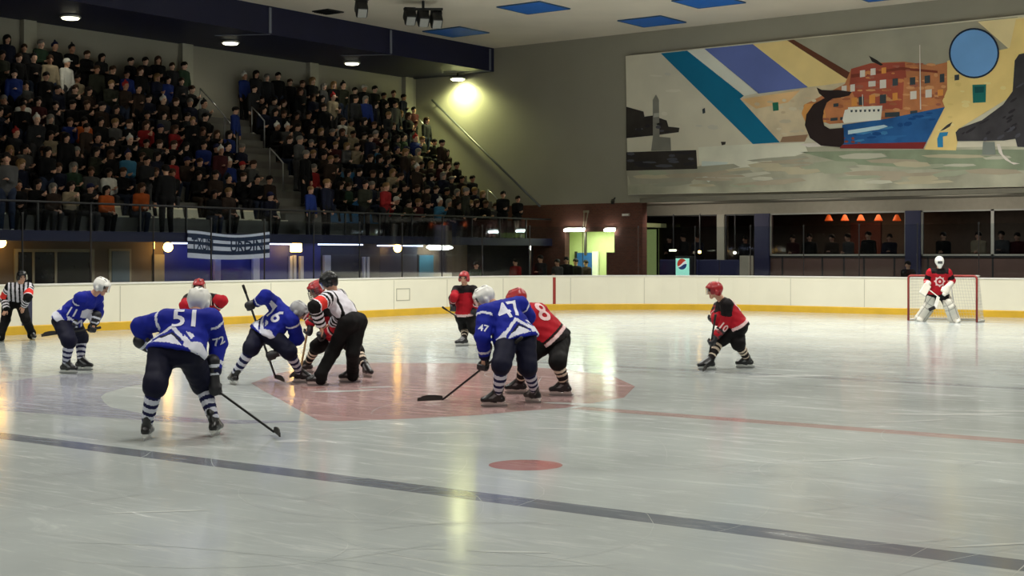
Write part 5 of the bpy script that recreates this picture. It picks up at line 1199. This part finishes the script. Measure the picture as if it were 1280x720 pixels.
SKINS = [skin, mat('skin_fair', (214, 172, 148), .55, noise=.05), mat('skin_tan', (164, 118, 92), .55, noise=.05)]
PROTO = {}
HAIRMESH = {}
def mesh_of(name, vf, mats, pick=None):
    o = organic(name, vf, mats, None, pick); me = o.data; bpy.data.objects.remove(o); return me
for kd in ('s0', 's1', 's2', 's3', 'u0', 'u1', 'u2'):
    parts, head = person_parts(kd); L_ = []
    for nm, vf, pick in parts: L_.append((nm, mesh_of(nm, vf, [skin, eyem, lip] if nm == 'body' else [COATM['black']], pick)))
    PROTO[kd] = (L_, head)
for kd in ('short', 'long', 'beanie', 'cap'): HAIRMESH[kd] = mesh_of('hair', hair_parts(kd), [HAIRM['dark']])
def spectator(kd, loc, rz, label, coat, hair, hat=None, trou=0, shoe=0, sk=0, group=None, sc=1., hk=None, parts=('body', 'coat', 'trousers', 'shoes')):
    t = thing('person', label, 'person', loc, group); t.rotation_euler = (0, 0, rz); t.scale = (sc, sc, sc)
    L_, head = PROTO[kd]
    for nm, me in L_:
        if nm not in parts: continue
        o = bpy.data.objects.new(nm, me); COL.objects.link(o); o.parent = t
        m = {'body': SKINS[sk], 'coat': COATM[coat], 'trousers': TROU[trou], 'shoes': SHOE[shoe]}[nm]
        o.material_slots[0].link = 'OBJECT'; o.material_slots[0].material = m
    hk = hk or ('short' if hat is None else 'beanie')
    o = bpy.data.objects.new('hat' if hk in ('beanie', 'cap') else 'hair', HAIRMESH[hk]); COL.objects.link(o); o.parent = t; o.location = head
    o.material_slots[0].link = 'OBJECT'; o.material_slots[0].material = HATM[hat] if hat else HAIRM[hair]
    return t
ORD = ['first', 'second', 'third', 'fourth', 'fifth', 'sixth', 'seventh', 'eighth', 'ninth', 'tenth', 'eleventh', 'twelfth', 'thirteenth', 'fourteenth', 'fifteenth', 'sixteenth', 'seventeenth', 'eighteenth', 'nineteenth', 'twentieth', 'twenty-first', 'twenty-second', 'twenty-third']
ROW = ['front row', 'second row', 'third row', 'fourth row', 'fifth row', 'sixth row', 'seventh row', 'second highest row', 'top row by the wall']
cw = np.array([c[2] for c in COATS], float); cw /= cw.sum()
# what the photograph singles out: (picture x, picture y of the head, coat, hat)
ACC = [(75, 90, 'white', None), (84, 98, 'white', None), (68, 86, 'beige', None), (92, 96, 'beige', None), (18, 100, 'blue', None), (20, 120, 'white', None), (92, 150, 'blue', None), (115, 150, 'orange', None), (215, 150, 'red', None), (143, 205, 'white', None), (85, 205, 'blue', None), (180, 235, 'orange', None), (135, 240, 'orange', None), (70, 262, 'white', None), (107, 262, 'red', None), (293, 108, 'black', 'white'), (366, 112, 'red', None), (293, 157, 'blue', None), (280, 195, 'blue', None), (480, 180, 'light blue', None), (448, 150, 'beige', None), (402, 198, 'red', None), (368, 150, 'grey', 'white'), (480, 245, 'red', None), (515, 130, 'grey', 'white'), (508, 195, 'brown', None), (415, 180, 'maroon', None), (216, 190, 'red', None), (452, 176, 'beige', None), (40, 195, 'grey', None), (60, 160, 'beige', None), (163, 190, 'light blue', None)]  # pale coats of the leading group stand in for light on them
used = set()
EMPTY = []
# people standing at the rail and on the stairs
WALK = (
    (407, 253, -30.85, 'u0', .2, 'navy', 'fair', None, 0, 1.0, 'spectator in navy coat standing at the balcony rail by the stairs'),
    (387, 263, -30.85, 'u0', .1, 'blue', 'fair', None, 0, .86, 'child in blue coat standing at the balcony rail by the stairs'),
    (455, 256, -30.9, 'u1', -.3, 'olive', 'dark', None, 0, 1.02, 'spectator in olive coat standing at the balcony rail right of the stairs'),
    (480, 256, -30.9, 'u1', .1, 'red', 'fair', None, 0, 1.0, 'spectator in red coat standing at the balcony rail right of the stairs'),
    (582, 256, -30.95, 'u2', .2, 'olive', 'grey', None, 0, 1.0, 'spectator in olive coat with grey hair standing near the right end of the rail'),
    (628, 245, -31.0, 'u1', -.6, 'black', 'dark', None, 0, .98, 'spectator in black coat standing near the right end of the rail'),
    (646, 250, -31.0, 'u1', -.4, 'black', 'dark', None, 0, .9, 'last spectator in black coat at the right end of the balcony rail'),
    (8, 215, -30.95, 'u2', -.5, 'grey', 'dark', None, 1, 1.1, 'tall spectator in grey coat standing at the far left of the balcony rail'),
    (208, 200, -31.0, 'u0', 2.9, 'black', 'dark', None, 0, 1.08, 'spectator in black coat standing at the rail with back to the ice'),
    (381, 203, -32.6, 'u0', .2, 'black', 'grey', None, 0, 1.0, 'spectator in black coat walking down the stand stairs'),
    (372, 198, -33.2, 'u1', .2, 'grey', 'grey', None, 2, 1.0, 'spectator in grey coat at the right side of the stand stairs'),
    (293, 160, -34.6, 'u0', .4, 'blue', 'dark', None, 0, .95, 'spectator in blue coat on the upper stand stairs'))
WALKP = [on_x(w_[0], w_[1], w_[2]) for w_ in WALK]
def people():
    n = 0
    for i in range(NR):
        x, z = tier(i); zf = z
        yl = on_x(-14, 200, x)[1]; spacing = .545
        seats = []
        y = AY0 - .32; k = 0
        while y > yl: seats.append((y, k, 'left')); y -= spacing; k += 1
        y = AY1 + .32; k = 0
        while y < 42.15: seats.append((y, k, 'right')); y += spacing; k += 1
        for (y, k, side) in seats:
            xx = x - RUN + .0
            xs = xx if i < NR - 1 else XW + .36
            hz = zf + (1.31 if i < NR - 1 else 1.66)
            p = V(xs, y, hz); d = p @ FW; px = 640 + FPX * (p @ RT) / d; py = HOR - (hz - CAMH) * FPX / d
            if i == 0 and (148 < px < 168 or 216 < px < 256 or 300 < px < 315): EMPTY.append((xx, y, zf)); continue
            if i == 1 and 218 < px < 246: continue
            if any(math.hypot(q[0] - (x - RUN + .2), q[1] - y) < .5 for q in WALKP): continue
            if rng.random() < (.03 if i else .22) or (i == 0 and 398 < px < 480 and rng.random() < .5): EMPTY.append((xx, y, zf)) if i < NR - 1 else None; continue
            coat = COATS[rng.choice(len(COATS), p=cw)][0]; hat = None
            if rng.random() < .16: hat = ['black', 'black', 'navy', 'white', 'red'][rng.integers(5)]
            for q, (ax_, ay_, c_, h_) in enumerate(ACC):
                if q not in used and abs(ax_ - px) < 9 and abs(ay_ - py) < 12: coat = c_; hat = h_ or hat; used.add(q); break
            else:
                if coat in ('white', 'orange', 'light blue', 'red') and rng.random() < .5: coat = 'black'
            hair = HAIRS[rng.choice(4, p=[.5, .28, .12, .1])][0]; hk = None
            if hat: hk = 'cap' if rng.random() < .35 else 'beanie'
            elif rng.random() < .38: hk = 'long'
            stand = i == NR - 1 or (rng.random() < (.10 if i < NR - 3 else .3 if i < NR - 2 else .75) and i > 0)
            kd = ('u%d' % rng.integers(3)) if stand else ('s%d' % rng.integers(4))
            lx = (XW + .36 if i == NR - 1 else xx + .30) if stand else xx - .03
            if stand and i < NR - 1: lx = xx + .15
            lb = f'spectator in {coat} coat, {ROW[i]}, {ORD[k]} {side} of the stairs'
            spectator(kd, (lx, y + rng.uniform(-.04, .04), zf), rng.uniform(-.32, .25) if not stand else rng.uniform(-.4, .2), lb, coat, hair, hat, int(rng.choice(4, p=[.45, .3, .15, .1])), int(rng.choice(3, p=[.6, .25, .15])), int(rng.choice(3, p=[.5, .3, .2])), 'spectators in the stand', rng.uniform(.93, 1.03) if not stand else rng.uniform(.9, 1.02), hk)
            n += 1
    return n
n_people = people()
print('spectators', n_people, 'empty', len(EMPTY))
for px, py, x, kd, rz, coat, hair, hat, tr, sc, lb in WALK:
    p = on_x(px, py, x); i = max(0, min(NR - 1, int(math.floor((X0 - x) / RUN + 1e-6)))); z = Z0 + RISE * (i if x < X0 else 0)
    spectator(kd, (p[0], p[1], z), rz, lb, coat, hair, hat, tr, 1 if px < 20 else 0, 0, None, sc)
# empty plastic seats that show
seat_w = mat('seat_white', (214, 208, 180), .45, noise=.04); seat_b = mat('seat_blue', (34, 96, 142), .45, noise=.05)
k = 0
def chair(x, y, z, m, label):
    t = thing('stadium_seat', label, 'seat', (x, y, z + .5), 'empty plastic seats in the stand')
    mb = MB(); mb.box((x - .36, y - .2, z + .5), (x - .02, y + .2, z + .545), m, .015); mb.build('seat', t)
    mb = MB(); mb.obox(V(x - .38, y, z + .68), unit(V(.25, 0, -1)), V(0, 1, 0), unit(V(1, 0, .25)), .15, .2, .02, m, .015); mb.build('backrest', t)
cnt = {}
for (x, y, z) in EMPTY:
    i = int(round((z - Z0) / RISE)); wht = i == 0 and y < 31.5
    side = 'left' if y < AY0 + .5 else 'right'; n_ = int(round((AY0 - .32 - y) / .545)) if side == 'left' else int(round((y - AY1 - .32) / .545))
    chair(x, y, z, seat_w if wht else seat_b, f'empty {"white" if wht else "blue"} seat, {ROW[i]}, place {ORD[min(n_, 22)]} {side} of the stairs')
# people inside the end windows and in the passage by the lit doorway
def inside(lst):
    for px, y, kd, rz, coat, sc, lb in lst:
        p = on_y(px, 300, y); spectator(kd, (p[0], p[1], .72 if y > 46.3 else -.012), rz, lb, coat, 'dark', None, 0, 0, 0, None, sc)
S_ = -1.57
inside([(838, 46.9, 'u1', S_, 'black', 1.0, 'person in black coat inside the left dark window beside the lit panel'), (855, 47.2, 'u2', S_ - .5, 'dark grey', 1.04, 'person in dark grey coat second inside the left dark window'), (873, 47.1, 'u1', S_, 'navy', 1.02, 'person in navy coat third inside the left dark window'), (932, 47.0, 'u0', S_, 'dark grey', .98, 'person in dark grey coat inside the narrow window left of the navy column'),
        (992, 47.2, 'u1', S_, 'maroon', 1.0, 'person in maroon coat at the left end of the long bar window'), (1012, 47.4, 'u0', S_ + .4, 'black', 1.02, 'person in black coat second from left in the long bar window'), (1040, 47.1, 'u2', S_, 'brown', 1.0, 'person in brown coat third from left in the long bar window'), (1062, 47.3, 'u1', S_ - .4, 'grey', 1.01, 'person in grey coat fourth from left in the long bar window'), (1086, 47.2, 'u0', S_, 'black', 1.05, 'person in black coat fifth from left in the long bar window'), (1112, 47.4, 'u2', S_ + .3, 'navy', 1.0, 'person in navy coat at the right end of the long bar window'),
        (1180, 47.0, 'u1', S_, 'black', 1.02, 'person in black coat inside the window above the goal'), (1224, 46.9, 'u1', S_, 'beige', 1.02, 'person in beige coat inside the window right of the goal'), (1252, 47.0, 'u2', S_, 'grey', 1.03, 'person in grey coat inside the rightmost window'), (1272, 47.2, 'u0', S_, 'maroon', 1.0, 'person in maroon coat at the right edge of the rightmost window'),
        (1136, 42.3, 'u1', S_, 'black', .90, 'person in black hooded coat behind the boards left of the goal'),
        (645, 41.3, 'u0', S_, 'red', .93, 'child in red coat behind the glass left of the goal line mark'), (708, 42.6, 'u0', S_ + .5, 'black', .97, 'person in black coat left of the lit doorway'), (721, 44.2, 'u1', S_, 'black', .93, 'person in black coat inside the lit doorway'), (733, 44.8, 'u0', S_, 'brown', .9, 'person in brown coat before the blue door'), (595, 37.0, 'u0', -.6, 'green', .88, 'person in green coat behind the glass near the far corner'), (676, 42.4, 'u2', S_, 'dark grey', 1.0, 'person in dark grey coat in the dim corner by the brick wall'), (697, 42.4, 'u2', S_, 'grey', .92, 'person in pale grey coat just left of the lit doorway frame')])

# ================================================================== LIGHT AND CAMERA
for x in (-23, -14, -5):
    for y in (-8, 2, 12, 21, 29, 35.5):
        if y > 30 and x < -20: x = -20.5
        L_ = bpy.data.lights.new('rink_light', 'AREA'); L_.shape = 'RECTANGLE'; L_.size = 1.6; L_.size_y = .8; L_.energy = RINK_W * (1.5 if y > 25 else 1.1 if y > 10 else .85); L_.color = (1, .975, .92); L_.spread = math.radians(122 if x < -19 else 140)
        o = bpy.data.objects.new('rink_light', L_); o.location = (x, y, 9.3); COL.objects.link(o)
L_ = bpy.data.lights.new('corridor_light', 'AREA'); L_.size = 1.6; L_.energy = 110; L_.color = (.95, 1, .72); o = bpy.data.objects.new('corridor_light', L_); o.location = (-30., 44.9, 2.75); COL.objects.link(o)
for px, e, c in ((290, 12, (.35, .4, 1)), (430, 4, (.6, .65, 1))):
    L_ = bpy.data.lights.new('led_glow', 'AREA'); L_.shape = 'RECTANGLE'; L_.size = .2; L_.size_y = 3.5; L_.energy = e; L_.color = c; o = bpy.data.objects.new('led_glow', L_); o.location = on_x(px, 306, -30.95) * V(1, 1, 0) + V(0, 0, 2.08); COL.objects.link(o)
L_ = bpy.data.lights.new('bar_glow', 'AREA'); L_.size = 2.; L_.energy = 70; L_.color = (1, .62, .35); o = bpy.data.objects.new('bar_glow', L_); o.location = on_y(1080, 276, 49.) * V(1, 1, 0) + V(0, 0, 3.5); COL.objects.link(o)
L_ = bpy.data.lights.new('recess_glow', 'AREA'); L_.size = 1.2; L_.energy = 40; L_.color = (1, .9, .7); o = bpy.data.objects.new('recess_glow', L_); o.location = on_y(1240, 276, 49.) * V(1, 1, 0) + V(0, 0, 3.5); COL.objects.link(o)
w = bpy.data.worlds.new('World'); SC.world = w; w.use_nodes = True; w.node_tree.nodes['Background'].inputs[0].default_value = (.02, .02, .022, 1)
cam = bpy.data.cameras.new('camera'); cam.sensor_width = 36; cam.lens = 36 * FPX / 1280; cam.shift_y = -(360 - HOR) / 1280; cam.clip_end = 200
co = bpy.data.objects.new('camera', cam); COL.objects.link(co); co.location = (0, 0, CAMH); co.rotation_euler = (math.pi / 2, 0, math.atan2(.6, .8)); SC.camera = co
SC.view_settings.view_transform = 'Standard'; SC.view_settings.look = 'None'; SC.view_settings.gamma = 1; SC.view_settings.use_curve_mapping = False; SC.view_settings.exposure = EXPO
SC.cycles.max_bounces = 8; SC.cycles.transparent_max_bounces = 16; SC.cycles.caustics_reflective = False; SC.cycles.sample_clamp_indirect = 6
